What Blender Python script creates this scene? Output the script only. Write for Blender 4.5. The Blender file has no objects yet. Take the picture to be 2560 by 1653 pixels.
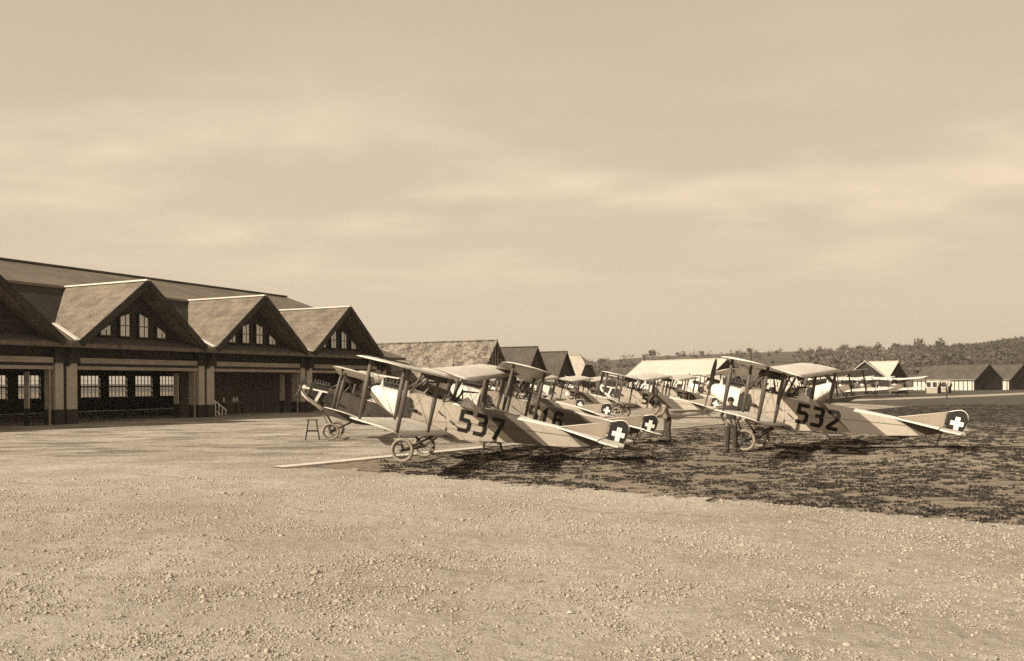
import bpy, bmesh, math, random
import numpy as np
from mathutils import Vector, Matrix
random.seed(7); rng = np.random.default_rng(7)
scn = bpy.context.scene
col = scn.collection
R = math.radians

# ------------------------------------------------------------------ camera
cam_d = bpy.data.cameras.new('camera')
cam_d.sensor_width = 36.0; cam_d.sensor_fit = 'HORIZONTAL'
cam_d.lens = 36.0 * 2149 / 2560
cam_d.shift_y = (960 - 826.5) / 2560
cam_d.clip_start = 0.1; cam_d.clip_end = 12000
cam = bpy.data.objects.new('camera', cam_d); col.objects.link(cam)
cam.matrix_world = Matrix.Translation((0, 0, 2.2)) @ Matrix.Rotation(R(90), 4, 'X') @ Matrix.Rotation(R(-0.4), 4, 'Z')
scn.camera = cam

# ------------------------------------------------------------------ light
SUN_DIR = Vector((-0.73, -0.47, 0.53)).normalized()       # towards the sun
w = bpy.data.worlds.new('World'); scn.world = w; w.use_nodes = True
nt = w.node_tree; nt.nodes.clear()
def N(t, **k):
    n = nt.nodes.new(t)
    for a, b in k.items(): setattr(n, a, b)
    return n
def L(a, b): nt.links.new(a, b)
def MATH(op, a, b=None, clamp=False):
    m = N('ShaderNodeMath', operation=op); m.use_clamp = clamp
    for i, v in enumerate((a, b)):
        if v is None: continue
        if isinstance(v, (int, float)): m.inputs[i].default_value = v
        else: L(v, m.inputs[i])
    return m.outputs[0]
out = N('ShaderNodeOutputWorld'); bg = N('ShaderNodeBackground'); bg.inputs['Strength'].default_value = 0.1
sky = N('ShaderNodeTexSky', sky_type='NISHITA'); sky.sun_disc = False
sky.sun_elevation = math.asin(SUN_DIR.z); sky.sun_rotation = math.atan2(SUN_DIR.x, SUN_DIR.y)
sky.air_density = 1.0; sky.dust_density = 2.0
bw = N('ShaderNodeRGBToBW'); L(sky.outputs[0], bw.inputs[0])
tc = N('ShaderNodeTexCoord'); sep = N('ShaderNodeSeparateXYZ'); L(tc.outputs['Generated'], sep.inputs[0])
up = MATH('MAXIMUM', sep.outputs[2], 0.0)
# thin high cloud: noise over a flat cloud layer (direction / height)
den = MATH('ADD', up, 0.14)
cx = MATH('DIVIDE', sep.outputs[0], den); cy = MATH('DIVIDE', sep.outputs[1], den)
cmb = N('ShaderNodeCombineXYZ'); L(cx, cmb.inputs[0]); L(cy, cmb.inputs[1])
n1 = N('ShaderNodeTexNoise'); n1.inputs['Scale'].default_value = 1.25; n1.inputs['Detail'].default_value = 5; n1.inputs['Roughness'].default_value = 0.5
mp = N('ShaderNodeMapping'); mp.inputs['Location'].default_value = (3.1, 0.4, 0); mp.inputs['Scale'].default_value = (1.0, 1.5, 1); L(cmb.outputs[0], mp.inputs[0]); L(mp.outputs[0], n1.inputs['Vector'])
cr = N('ShaderNodeMapRange'); cr.interpolation_type = 'SMOOTHSTEP'; L(n1.outputs[0], cr.inputs[0])
cr.inputs['From Min'].default_value = 0.42; cr.inputs['From Max'].default_value = 0.8; cr.inputs['To Max'].default_value = 1.0
n2 = N('ShaderNodeTexNoise'); n2.inputs['Scale'].default_value = 0.55; n2.inputs['Detail'].default_value = 3; L(mp.outputs[0], n2.inputs['Vector'])
fade = N('ShaderNodeMapRange'); fade.interpolation_type = 'SMOOTHSTEP'; L(up, fade.inputs[0]); fade.inputs['From Min'].default_value = 0.05; fade.inputs['From Max'].default_value = 0.2
fade2 = N('ShaderNodeMapRange'); fade2.interpolation_type = 'SMOOTHSTEP'; L(up, fade2.inputs[0]); fade2.inputs['From Min'].default_value = 0.24; fade2.inputs['From Max'].default_value = 0.36; fade2.inputs['To Min'].default_value = 1.0; fade2.inputs['To Max'].default_value = 0.25
cl = MATH('MULTIPLY', MATH('MULTIPLY', MATH('MULTIPLY', cr.outputs[0], fade.outputs[0]), fade2.outputs[0]), 1.5)
base = MATH('ADD', MATH('MULTIPLY', MATH('MINIMUM', bw.outputs[0], 6.0), 0.10), 4.1)
base = MATH('SUBTRACT', base, MATH('MULTIPLY', MATH('POWER', up, 1.6), 3.0))
base = MATH('ADD', base, MATH('MULTIPLY', MATH('SUBTRACT', n2.outputs[0], 0.5), 0.35))
val = MATH('ADD', base, cl)
tint = N('ShaderNodeCombineColor')
for i, k in enumerate((1.175, 0.96, 0.705)): L(MATH('MULTIPLY', val, k), tint.inputs[i])
L(tint.outputs[0], bg.inputs[0]); L(bg.outputs[0], out.inputs[0])

sun_d = bpy.data.lights.new('sun', 'SUN'); sun_d.energy = 5.0; sun_d.angle = R(0.6); sun_d.color = (1.0, 0.88, 0.685)
sun = bpy.data.objects.new('sun', sun_d); col.objects.link(sun)
sun.rotation_euler = SUN_DIR.to_track_quat('Z', 'Y').to_euler()
scn.view_settings.view_transform = 'Standard'; scn.view_settings.look = 'None'
scn.view_settings.exposure = 0.5; scn.view_settings.gamma = 1.0; scn.view_settings.use_curve_mapping = False
scn.render.engine = 'CYCLES'; scn.cycles.max_bounces = 6; scn.cycles.use_denoising = False

# ------------------------------------------------------------------ materials
def tone(v):
    """sepia print tone of albedo v"""
    pts = [(0.0, (1.08, .97, .92)), (.06, (1.13, .97, .84)), (.2, (1.17, .96, .76)), (.45, (1.08, .98, .86)), (.8, (1.03, 1.0, .95))]
    for (a, ca), (b, cb) in zip(pts, pts[1:]):
        if v <= b:
            t = (v - a) / (b - a); c = [x + (y - x) * t for x, y in zip(ca, cb)]; break
    else: c = pts[-1][1]
    return (v * c[0], v * c[1], v * c[2], 1)
class MatB:
    def __init__(s, name, rough=.85):
        s.m = bpy.data.materials.new(name); s.m.use_nodes = True
        s.t = s.m.node_tree; s.b = s.t.nodes['Principled BSDF']; s.b.inputs['Roughness'].default_value = rough
        s.b.inputs['Specular IOR Level'].default_value = .25
        s.tc = s.t.nodes.new('ShaderNodeTexCoord')
    def n(s, t, **k):
        q = s.t.nodes.new(t)
        for a, b in k.items(): setattr(q, a, b)
        return q
    def l(s, a, b): s.t.links.new(a, b)
    def math(s, op, a, b=None, clamp=False):
        m = s.n('ShaderNodeMath', operation=op); m.use_clamp = clamp
        for i, v in enumerate((a, b)):
            if v is None: continue
            if isinstance(v, (int, float)): m.inputs[i].default_value = v
            else: s.l(v, m.inputs[i])
        return m.outputs[0]
    def noise(s, scale, detail=4, rough=.55, stretch=(1, 1, 1), co='Object', loc=(0, 0, 0)):
        mp = s.n('ShaderNodeMapping'); mp.inputs['Scale'].default_value = stretch; mp.inputs['Location'].default_value = loc
        s.l(s.tc.outputs[co], mp.inputs[0])
        q = s.n('ShaderNodeTexNoise'); q.inputs['Scale'].default_value = scale; q.inputs['Detail'].default_value = detail; q.inputs['Roughness'].default_value = rough
        s.l(mp.outputs[0], q.inputs['Vector']); return q.outputs[0]
    def ramp(s, f, stops, const=False):
        r = s.n('ShaderNodeValToRGB'); e = r.color_ramp.elements
        if const: r.color_ramp.interpolation = 'CONSTANT'
        while len(e) < len(stops): e.new(.5)
        for el, (p, v) in zip(e, stops): el.position = p; el.color = tone(v) if isinstance(v, float) else v
        s.l(f, r.inputs[0]); return r.outputs[0]
    def smooth(s, f, a, b):
        r = s.n('ShaderNodeMapRange'); r.interpolation_type = 'SMOOTHSTEP'
        r.inputs['From Min'].default_value = a; r.inputs['From Max'].default_value = b; s.l(f, r.inputs[0]); return r.outputs[0]
    def mix(s, f, a, b):
        m = s.n('ShaderNodeMix', data_type='RGBA')
        if isinstance(f, (int, float)): m.inputs[0].default_value = f
        else: s.l(f, m.inputs[0])
        for i, v in ((6, a), (7, b)):
            if isinstance(v, tuple): m.inputs[i].default_value = v
            else: s.l(v, m.inputs[i])
        return m.outputs[2]
    def color(s, c):
        if isinstance(c, tuple): s.b.inputs['Base Color'].default_value = c
        else: s.l(c, s.b.inputs['Base Color'])
        return s
    def bump(s, h, strength=.3, dist=.02):
        q = s.n('ShaderNodeBump'); q.inputs['Strength'].default_value = strength; q.inputs['Distance'].default_value = dist
        s.l(h, q.inputs['Height']); s.l(q.outputs[0], s.b.inputs['Normal']); return s
def simple(name, v, var=.25, scale=4, rough=.85, stretch=(1, 1, 1), bump=0, bscale=None):
    m = MatB(name, rough); f = m.noise(scale, 5, .6, stretch)
    m.color(m.ramp(f, [(.3, v * (1 - var)), (.7, v * (1 + var))]))
    if bump: m.bump(m.noise(bscale or scale * 4, 4, .6, stretch), bump, .02)
    return m.m
M = {}
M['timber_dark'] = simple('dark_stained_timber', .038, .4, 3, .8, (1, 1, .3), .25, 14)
M['timber_mid'] = simple('weathered_timber', .12, .35, 3, .85, (1, 1, .2), .25, 14)
M['plaster'] = simple('pale_plaster', .40, .15, 2.5, .9)
M['beam'] = simple('pale_beam', .30, .25, 2, .85, (.3, .3, 1))
M['lead'] = simple('pale_metal_flashing', .62, .12, 3, .5)
M['interior'] = simple('sooty_interior', .30, .3, 1.2, .95)
M['blind'] = simple('window_blind', .75, .08, 3, .9)
M['canvas_roof'] = simple('pale_canvas_roof', .46, .08, .6, .9)
M['pale_roof'] = simple('pale_shingle_roof', .36, .2, 1.5, .9)
M['white_wall'] = simple('whitewashed_board', .55, .2, 2, .9, (1, 1, .3))
M['hut_wall'] = simple('weathered_hut_board', .34, .2, 2, .9)
M['dark_board'] = simple('dark_board', .035, .4, 4, .9, (1, 1, .2))
M['paint_black'] = simple('black_paint', .016, .4, 9, .9)
M['paint_white'] = simple('white_paint', .72, .06, 6, .6)
M['paint_red'] = simple('dull_red_paint', .018, .4, 4, .6)
M['wood_strut'] = simple('varnished_strut_wood', .085, .3, 6, .5, (1, 1, .2))
M['cowl'] = simple('bright_engine_cowling', .66, .1, 5, .38)
M['engine'] = simple('oily_engine_metal', .03, .5, 9, .55)
M['tyre'] = simple('dusty_tyre_rubber', .24, .25, 8, .9)
M['metal_dark'] = simple('dark_metal', .05, .3, 10, .5)
M['wire'] = simple('rigging_steel', .1, .1, 5, .5)
M['prop'] = simple('dark_propeller_wood', .05, .4, 5, .4)
M['skin'] = simple('skin', .22, .1, 6, .6)
M['hair'] = simple('dark_hair', .02, .2, 10, .7)
M['cloth_dark'] = simple('dark_work_cloth', .05, .3, 8, .95)
M['cloth_mid'] = simple('drab_work_cloth', .06, .3, 8, .95)
M['cloth_light'] = simple('pale_shirt_cloth', .22, .2, 7, .95)
M['lime'] = simple('lime_white_strip', .60, .15, 2.5, .95, bump=.3, bscale=25)
M['bark'] = simple('bark', .06, .3, 5, .9)
def glass():
    m = MatB('window_glass', .08); m.color(tone(.05)); m.b.inputs['Specular IOR Level'].default_value = .8
    return m.m
M['glass'] = glass()
def clear_glass():
    m = bpy.data.materials.new('dusty_clear_glass'); m.use_nodes = True; t = m.node_tree; t.nodes.clear()
    o = t.nodes.new('ShaderNodeOutputMaterial'); tr = t.nodes.new('ShaderNodeBsdfTransparent'); gl = t.nodes.new('ShaderNodeBsdfDiffuse'); mx = t.nodes.new('ShaderNodeMixShader')
    tr.inputs[0].default_value = (.95, .95, .95, 1); gl.inputs[0].default_value = (.6, .6, .6, 1); mx.inputs[0].default_value = .05
    t.links.new(tr.outputs[0], mx.inputs[1]); t.links.new(gl.outputs[0], mx.inputs[2]); t.links.new(mx.outputs[0], o.inputs[0]); return m
M['clear'] = clear_glass()
def roof_mat(name, lo, hi, course=.32, patch=.5, amp=.35, fine=6):
    m = MatB(name, .9)
    sp = m.n('ShaderNodeSeparateXYZ'); m.l(m.tc.outputs['Object'], sp.inputs[0])
    fr = m.math('FRACT', m.math('DIVIDE', sp.outputs[2], course * .62))
    line = m.smooth(fr, .0, .22)
    a = m.noise(patch, 5, .62); b = m.noise(fine * .45, 3, .7, (1, 1, 2.2)); c2 = m.noise(fine, 3, .75, (1, 1, 1.6))
    f = m.math('ADD', m.math('MULTIPLY', a, .40), m.math('ADD', m.math('MULTIPLY', b, .28), m.math('MULTIPLY', c2, .32)))
    c = m.ramp(f, [(.40, lo), (.58, hi)])
    c = m.mix(line, m.mix(.22, c, tone(.03)), c)
    m.color(c); m.bump(m.math('ADD', fr, m.math('MULTIPLY', c2, .6)), amp, .04); return m.m
M['shingle'] = roof_mat('weathered_shingle_roof', .085, .21, .62, .9, fine=11)
M['tile_dark'] = roof_mat('dark_tile_roof', .055, .10, .5, .6)
M['tile_dim'] = roof_mat('dim_tile_roof', .10, .20, .5, .35, fine=9)
M['tile_shaded'] = roof_mat('shaded_tile_roof', .03, .055, .5, .6)  # near-black tiles for the middle roof; its shade is put into the colour
M['tile_patchy'] = roof_mat('patchy_old_tile_roof', .03, .30, .4, 1.1)
def linen():
    m = MatB('doped_linen', .6); a = m.noise(.8, 4, .6); b = m.noise(9, 4, .6, (1, .3, 1))
    f = m.math('ADD', m.math('MULTIPLY', a, .6), m.math('MULTIPLY', b, .4))
    c = m.ramp(f, [(.32, .52), (.68, .74)])
    sp = m.n('ShaderNodeSeparateXYZ'); m.l(m.tc.outputs['Object'], sp.inputs[0])
    fr = m.math('ABSOLUTE', m.math('SUBTRACT', m.math('FRACT', m.math('DIVIDE', m.math('ADD', sp.outputs[1], 20.0 * .284), .284)), .5))
    rib = m.smooth(fr, .40, .47); dirt = m.smooth(m.noise(2.2, 5, .7, loc=(3, 1, 0)), .52, .72)
    c = m.mix(m.math('MULTIPLY', rib, .35), c, tone(.36)); c = m.mix(m.math('MULTIPLY', dirt, .3), c, tone(.30))
    m.color(c); m.bump(rib, .3, .01); return m.m
M['linen'] = linen()
M['linen_dim'] = simple('painted_tail_linen', .24, .12, 2.5, .6)
def camo():
    m = MatB('banded_plywood_paint', .5); sp = m.n('ShaderNodeSeparateXYZ'); m.l(m.tc.outputs['Object'], sp.inputs[0])
    q = m.math('ADD', m.math('SUBTRACT', sp.outputs[0], m.math('MULTIPLY', sp.outputs[2], 1.77)), 1.77 * 1.5 + 6)
    q = m.math('ADD', q, m.math('MULTIPLY', m.noise(3, 3), .05))
    r = m.n('ShaderNodeValToRGB'); r.color_ramp.interpolation = 'LINEAR'; e = r.color_ramp.elements
    stops = [(0.0, .075), (1.66, .075), (1.72, .40), (2.86, .40), (2.92, .10), (4.08, .10), (4.14, .36), (10, .36)]
    while len(e) < len(stops): e.new(.5)
    for el, (p, v) in zip(e, stops): el.position = p / 10; el.color = tone(v)
    m.l(m.math('DIVIDE', q, 10.0), r.inputs[0])
    g = m.noise(5, 5, .65, (.4, 1, 1)); st = m.noise(1.6, 3, .5, (1, 1, 2), loc=(4, 0, 0))
    c = m.mix(m.math('MULTIPLY', m.smooth(g, .4, .8), .3), r.outputs[0], tone(.14))
    c = m.mix(m.math('MULTIPLY', m.smooth(st, .55, .8), .3), c, tone(.34))
    oil = m.math('MULTIPLY', m.smooth(m.noise(2.4, 5, .65, (.35, 1, 2.4), loc=(0, 2, 5)), .46, .66), m.smooth(sp.outputs[0], -2.2, .5))
    c = m.mix(m.math('MULTIPLY', oil, .45), c, tone(.13))
    seam = m.smooth(m.math('ABSOLUTE', m.math('SUBTRACT', m.math('FRACT', m.math('DIVIDE', m.math('ADD', sp.outputs[0], 20.0), .82)), .5)), .488, .496)
    c = m.mix(m.math('MULTIPLY', seam, .4), c, tone(.08)); m.color(c); return m.m
M['camo'] = camo(); M['camo_shaded'] = simple('shaded_fuselage_paint', .075, .25, 2.5, .6)  # second fuselage paint is darker: a plane side in shade, put into the colour

def grass_mat():
    m = MatB('patchy_dry_grass', .95)
    p = m.noise(2.6, 5, .66, (.6, 1.0, 1)); big = m.noise(.10, 4, .55); f = m.noise(8, 5, .72)
    v = m.math('ADD', m.math('ADD', m.math('MULTIPLY', p, .45), m.math('MULTIPLY', f, .35)), m.math('MULTIPLY', big, .20))
    c = m.ramp(v, [(.38, .06), (.44, .13), (.50, .20), (.60, .30)])
    sp = m.n('ShaderNodeSeparateXYZ'); m.l(m.tc.outputs['Object'], sp.inputs[0])
    # the far half of the field is greener, taller sward
    wob = m.math('MULTIPLY', m.math('SUBTRACT', m.noise(.06, 4), .5), 14)
    yy = m.math('ADD', sp.outputs[1], wob)
    dk = m.math('MULTIPLY', m.smooth(yy, 40, 46), m.smooth(m.math('ADD', sp.outputs[0], wob), 13, 17))
    far = m.ramp(m.math('ADD', m.math('MULTIPLY', m.noise(1.1, 6, .72, (.5, 1, 1)), .6), m.math('MULTIPLY', f, .4)), [(.38, .022), (.5, .06), (.62, .13)])
    c = m.mix(m.math('MULTIPLY', dk, .92), c, far)
    m.color(c); m.bump(m.math('ADD', p, m.math('MULTIPLY', f, .5)), .7, .08); return m.m
def gravel_mat():
    m = MatB('pale_gravel', .95)
    a = m.noise(.35, 6, .62); b = m.noise(7, 6, .72); c = m.noise(30, 5, .75); d = m.noise(1.6, 6, .68, loc=(7, 3, 0))
    v = m.math('ADD', m.math('ADD', m.math('MULTIPLY', a, .30), m.math('MULTIPLY', b, .25)), m.math('ADD', m.math('MULTIPLY', c, .25), m.math('MULTIPLY', d, .20)))
    cc = m.ramp(v, [(.37, .235), (.47, .41), (.57, .55)])
    speck = m.math('MULTIPLY', m.smooth(m.noise(17, 5, .75, loc=(1, 9, 2)), .53, .66), m.smooth(d, .34, .58))
    cc = m.mix(m.math('MULTIPLY', speck, .75), cc, tone(.10))
    dark = m.smooth(m.noise(3.2, 6, .75, loc=(5, 2, 8)), .62, .72)
    cc = m.mix(m.math('MULTIPLY', dark, .45), cc, tone(.13))
    sp = m.n('ShaderNodeSeparateXYZ'); m.l(m.tc.outputs['Object'], sp.inputs[0])
    cc = m.mix(m.math('MULTIPLY', m.smooth(m.noise(.17, 5, .6, loc=(3, 6, 1)), .44, .64), .34), cc, tone(.22))
    # thin worn turf breaking through towards the hangar row
    tf = m.math('MULTIPLY', m.smooth(m.noise(.9, 6, .7, (.35, 1, 1), loc=(2, 5, 0)), .47, .60), m.smooth(sp.outputs[1], 22, 29))
    cc = m.mix(m.math('MULTIPLY', tf, .8), cc, tone(.14))
    # faint wheel and skid tracks
    wv = m.n('ShaderNodeMapping'); wv.inputs['Rotation'].default_value = (0, 0, .5); m.l(m.tc.outputs['Object'], wv.inputs[0])
    s2 = m.n('ShaderNodeSeparateXYZ'); m.l(wv.outputs[0], s2.inputs[0])
    q = m.math('ADD', s2.outputs[1], m.math('MULTIPLY', m.noise(.09, 3), 9.0))
    fr = m.math('ABSOLUTE', m.math('SUBTRACT', m.math('FRACT', m.math('DIVIDE', m.math('ADD', q, 200.0), 2.7)), .5))
    trk = m.math('MULTIPLY', m.smooth(fr, .455, .485), m.smooth(m.noise(.5, 4, .6, loc=(9, 0, 1)), .44, .6))
    cc = m.mix(m.math('MULTIPLY', trk, .3), cc, tone(.18))
    h = m.math('ADD', m.math('ADD', m.math('MULTIPLY', b, 1.0), m.math('MULTIPLY', c, .6)), m.math('SUBTRACT', m.math('MULTIPLY', d, 1.0), m.math('MULTIPLY', trk, .3)))
    m.color(cc); m.bump(h, 1.0, .06); return m.m
M['grass'] = grass_mat(); M['gravel'] = gravel_mat()
M['stone'] = simple('gravel_stone', .345, .45, 38, .95)
M['tuft'] = simple('grass_blades', .042, .45, 2.5, .9)
M['track'] = simple('pale_dirt_track', .36, .2, .3, .95, (.3, 1, 1))
def hill_mat():
    m = MatB('meadow_hillside', .95); a = m.noise(.012, 6, .65, (1, .5, 1)); b = m.noise(.07, 5, .7, (1, .4, 1))
    m.color(m.ramp(m.math('ADD', m.math('MULTIPLY', a, .5), m.math('MULTIPLY', b, .5)), [(.36, .055), (.52, .098), (.66, .16)])); return m.m
M['hill'] = hill_mat()
M['leaf_dark'] = simple('dark_foliage', .072, .4, .12, .9)
M['leaf_mid'] = simple('autumn_foliage', .10, .4, .1, .9)

# ------------------------------------------------------------------ mesh helpers
class MB:
    def __init__(s): s.v = []; s.f = []; s.mi = []; s.sm = []
    def add(s, v, f, mi=0, smooth=False):
        o = len(s.v); s.v += [tuple(p) for p in v]; s.f += [tuple(i + o for i in q) for q in f]; s.mi += [mi] * len(f); s.sm += [smooth] * len(f); return s
    def box(s, c, d, mi=0, rot=None):
        x, y, z = d[0] / 2, d[1] / 2, d[2] / 2
        v = [Vector((a * x, b * y, e * z)) for e in (-1, 1) for b in (-1, 1) for a in (-1, 1)]
        if rot is not None: v = [rot @ p for p in v]
        v = [p + Vector(c) for p in v]
        return s.add(v, [(0, 2, 3, 1), (4, 5, 7, 6), (0, 1, 5, 4), (2, 6, 7, 3), (0, 4, 6, 2), (1, 3, 7, 5)], mi)
    def span(s, lo, hi, mi=0): return s.box([(a + b) / 2 for a, b in zip(lo, hi)], [b - a for a, b in zip(lo, hi)], mi)
    def bar(s, p, q, w, h, mi=0, up=(0, 0, 1)):
        p, q = Vector(p), Vector(q); d = (q - p); Lg = d.length; d.normalize(); u = Vector(up)
        if abs(d.dot(u)) > .98: u = Vector((1, 0, 0))
        a = d.cross(u).normalized(); b = a.cross(d)
        m = Matrix((a, d, b)).transposed()
        return s.box((p + q) / 2, (w, Lg, h), mi, m)
    def tube(s, pts, rad, n=8, mi=0, caps=True, smooth=True, flat=1.0):
        pts = [Vector(p) for p in pts]; rad = rad if hasattr(rad, '__len__') else [rad] * len(pts)
        vs = []; fs = []
        d0 = (pts[1] - pts[0]).normalized(); u = Vector((0, 0, 1)) if abs(d0.z) < .9 else Vector((1, 0, 0))
        for i, p in enumerate(pts):
            d = (pts[min(i + 1, len(pts) - 1)] - pts[max(i - 1, 0)]).normalized()
            a = d.cross(u).normalized(); b = a.cross(d)
            for k in range(n):
                t = 2 * math.pi * k / n; vs.append(p + a * math.cos(t) * rad[i] * flat + b * math.sin(t) * rad[i])
        for i in range(len(pts) - 1):
            for k in range(n): fs.append((i * n + k, i * n + (k + 1) % n, (i + 1) * n + (k + 1) % n, (i + 1) * n + k))
        if caps: fs += [tuple(range(n))[::-1], tuple((len(pts) - 1) * n + k for k in range(n))]
        return s.add(vs, fs, mi, smooth)
    def prism(s, poly, axis_vec, mi=0):
        """poly: 3-D ring, extruded along axis_vec"""
        a = Vector(axis_vec); n = len(poly); p = [Vector(q) for q in poly]
        return s.add(p + [q + a for q in p], [tuple(range(n))[::-1], tuple(range(n, 2 * n))] + [(i, (i + 1) % n, n + (i + 1) % n, n + i) for i in range(n)], mi)
    def torus(s, c, axis, r, t, n=28, k=8, mi=0):
        a = Vector(axis).normalized(); u = a.orthogonal().normalized(); w_ = a.cross(u); vs = []; fs = []
        for i in range(n):
            A = 2 * math.pi * i / n; d = u * math.cos(A) + w_ * math.sin(A)
            for j in range(k):
                B = 2 * math.pi * j / k; vs.append(Vector(c) + d * (r + t * math.cos(B)) + a * t * math.sin(B))
        for i in range(n):
            for j in range(k): fs.append((i * k + j, i * k + (j + 1) % k, ((i + 1) % n) * k + (j + 1) % k, ((i + 1) % n) * k + j))
        return s.add(vs, fs, mi, True)
    def mesh(s, name, mats):
        me = bpy.data.meshes.new(name); me.from_pydata(s.v, [], s.f)
        for m in (mats if isinstance(mats, (list, tuple)) else [mats]): me.materials.append(m)
        me.polygons.foreach_set('material_index', s.mi); me.polygons.foreach_set('use_smooth', s.sm)
        b = bmesh.new(); b.from_mesh(me); bmesh.ops.recalc_face_normals(b, faces=b.faces); b.to_mesh(me); b.free()
        me.update(); return me
    def build(s, name, mats, parent=None, **k): return link(name, s.mesh(name, mats), parent, **k)
def link(name, me, parent=None, mat=None, label=None):
    o = bpy.data.objects.new(name, me); col.objects.link(o)
    if parent is not None: o.parent = parent
    if mat is not None: o.matrix_local = mat
    if label: o['label'] = label
    return o
def tag(o, label=None, cat=None, group=None, kind=None):
    for k, v in (('label', label), ('category', cat), ('group', group), ('kind', kind)):
        if v: o[k] = v
    return o
def empty(name, loc, rz=0, label=None, cat=None, group=None):
    o = bpy.data.objects.new(name, None); col.objects.link(o); o.location = loc; o.rotation_euler = (0, 0, rz); o.empty_display_size = .3
    return tag(o, label, cat, group)
def npmesh(name, V, F, mats, smooth=False):
    """V (n,3), F (m,k) numpy"""
    me = bpy.data.meshes.new(name); n, k = F.shape
    me.vertices.add(len(V)); me.vertices.foreach_set('co', V.astype(np.float32).ravel())
    me.loops.add(n * k); me.loops.foreach_set('vertex_index', F.astype(np.int32).ravel())
    me.polygons.add(n); me.polygons.foreach_set('loop_start', np.arange(0, n * k, k, dtype=np.int32))
    for m in (mats if isinstance(mats, (list, tuple)) else [mats]): me.materials.append(m)
    me.update(calc_edges=True)
    if smooth: me.polygons.foreach_set('use_smooth', np.ones(n, bool))
    return me

# ------------------------------------------------------------------ terrain
def vnoise(x, y, s, seed):
    g = np.random.default_rng(seed).random((256, 256)); X = x / s; Y = y / s
    i = np.floor(X).astype(int); j = np.floor(Y).astype(int); u = X - i; v = Y - j; u = u * u * (3 - 2 * u); v = v * v * (3 - 2 * v)
    G = lambda a, b: g[a % 256, b % 256]
    return (G(i, j) * (1 - u) + G(i + 1, j) * u) * (1 - v) + (G(i, j + 1) * (1 - u) + G(i + 1, j + 1) * u) * v
def hgt(x, y):
    x = np.asarray(x, float); y = np.asarray(y, float)
    h = .25 * np.exp(-(((x - 12.9) / 3.0) ** 2 + ((y - 25.0) / 2.4) ** 2)) + .09 * np.exp(-(((x - 2.9) / 2.0) ** 2 + ((y - 23.4) / 1.6) ** 2))
    return h
def gz(x, y): return float(hgt(x, y))
def sheet(name, xs, ys, mat, zoff=0, rough=0, inside=None):
    X, Y = np.meshgrid(xs, ys); Z = hgt(X, Y) + zoff
    if rough is not None and rough > 0:
        Z = Z + rough * ((vnoise(X, Y, .9, 1) - .5) * .5 + (vnoise(X, Y, .23, 2) - .5) * .6 + (vnoise(X, Y, .11, 3) - .5) * .7) * np.clip((40 - Y) / 20, 0, 1)
    V = np.stack([X, Y, Z], -1).reshape(-1, 3); nx = len(xs); ny = len(ys)
    i, j = np.meshgrid(np.arange(nx - 1), np.arange(ny - 1)); q = (j * nx + i).ravel()
    F = np.stack([q, q + 1, q + 1 + nx, q + nx], 1)
    if inside is not None:
        c = V[F].mean(1); F = F[inside(c[:, 0], c[:, 1])]
    return npmesh(name, V, F, mat, True)
def grow(a, b, s0, k):
    r = [a]; s = s0
    while r[-1] < b: r.append(r[-1] + s); s *= k
    return r
ys = np.array([-300, -100, -30, -8] + grow(0, 7000, .5, 1.03)); xp = np.array(grow(0, 7000, .5, 1.035)); xs = np.concatenate([-xp[::-1], xp[1:]])
tag(link('grass_field', sheet('grass_field', xs, ys, M['grass'])), 'flat airfield of patchy dry grass', kind='structure')
# edge between gravel and grass (seen in plan), and the whitewashed strip
EDGE = np.array([(-6.1, 22.6), (-4.6, 22.2), (-3.0, 21.3), (0.0, 18.5), (4.6, 15.35), (7.6, 12.75), (12, 9.3), (30, -5)])
STRIP = [(-6.25, 22.75), (-.6, 30.0), (1.6, 32.9)]
def grav_inside(x, y):
    j = (vnoise(x, y, .6, 11) - .5) * .7 + (vnoise(x, y, .17, 12) - .5) * .5
    a = (y + j) < np.interp(x, EDGE[:, 0], EDGE[:, 1], left=22.6)            # near side of the edge
    t = (x - STRIP[0][0]) * .788 - (y - STRIP[0][1]) * .615 + j * .4          # left of the strip
    b = (t < 0) & (y < 40 + (x + 6) * 2.09 + j * 3)
    far = (x < -6.1) | b
    hang = (y - 50) * -.432 + (x + 25.94) * .902                              # in front of the hangar
    return (a | (far & (y >= 22.0))) & (hang > -40) & (y < 120)
gx = np.unique(np.round(np.concatenate([np.arange(-60, -12, .5), np.arange(-12, 12.01, .07), np.arange(12, 34, .5)]), 3))
gy = np.unique(np.round(np.concatenate([np.arange(-10, 4, 1.0), np.arange(4, 15, .06), np.arange(15, 34, .11), np.arange(34, 121, .6)]), 3))
tag(link('gravel_apron', sheet('gravel_apron', gx, gy, M['gravel'], .03, .028, grav_inside)), 'pale gravel apron in front of the hangars', kind='structure')
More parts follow.
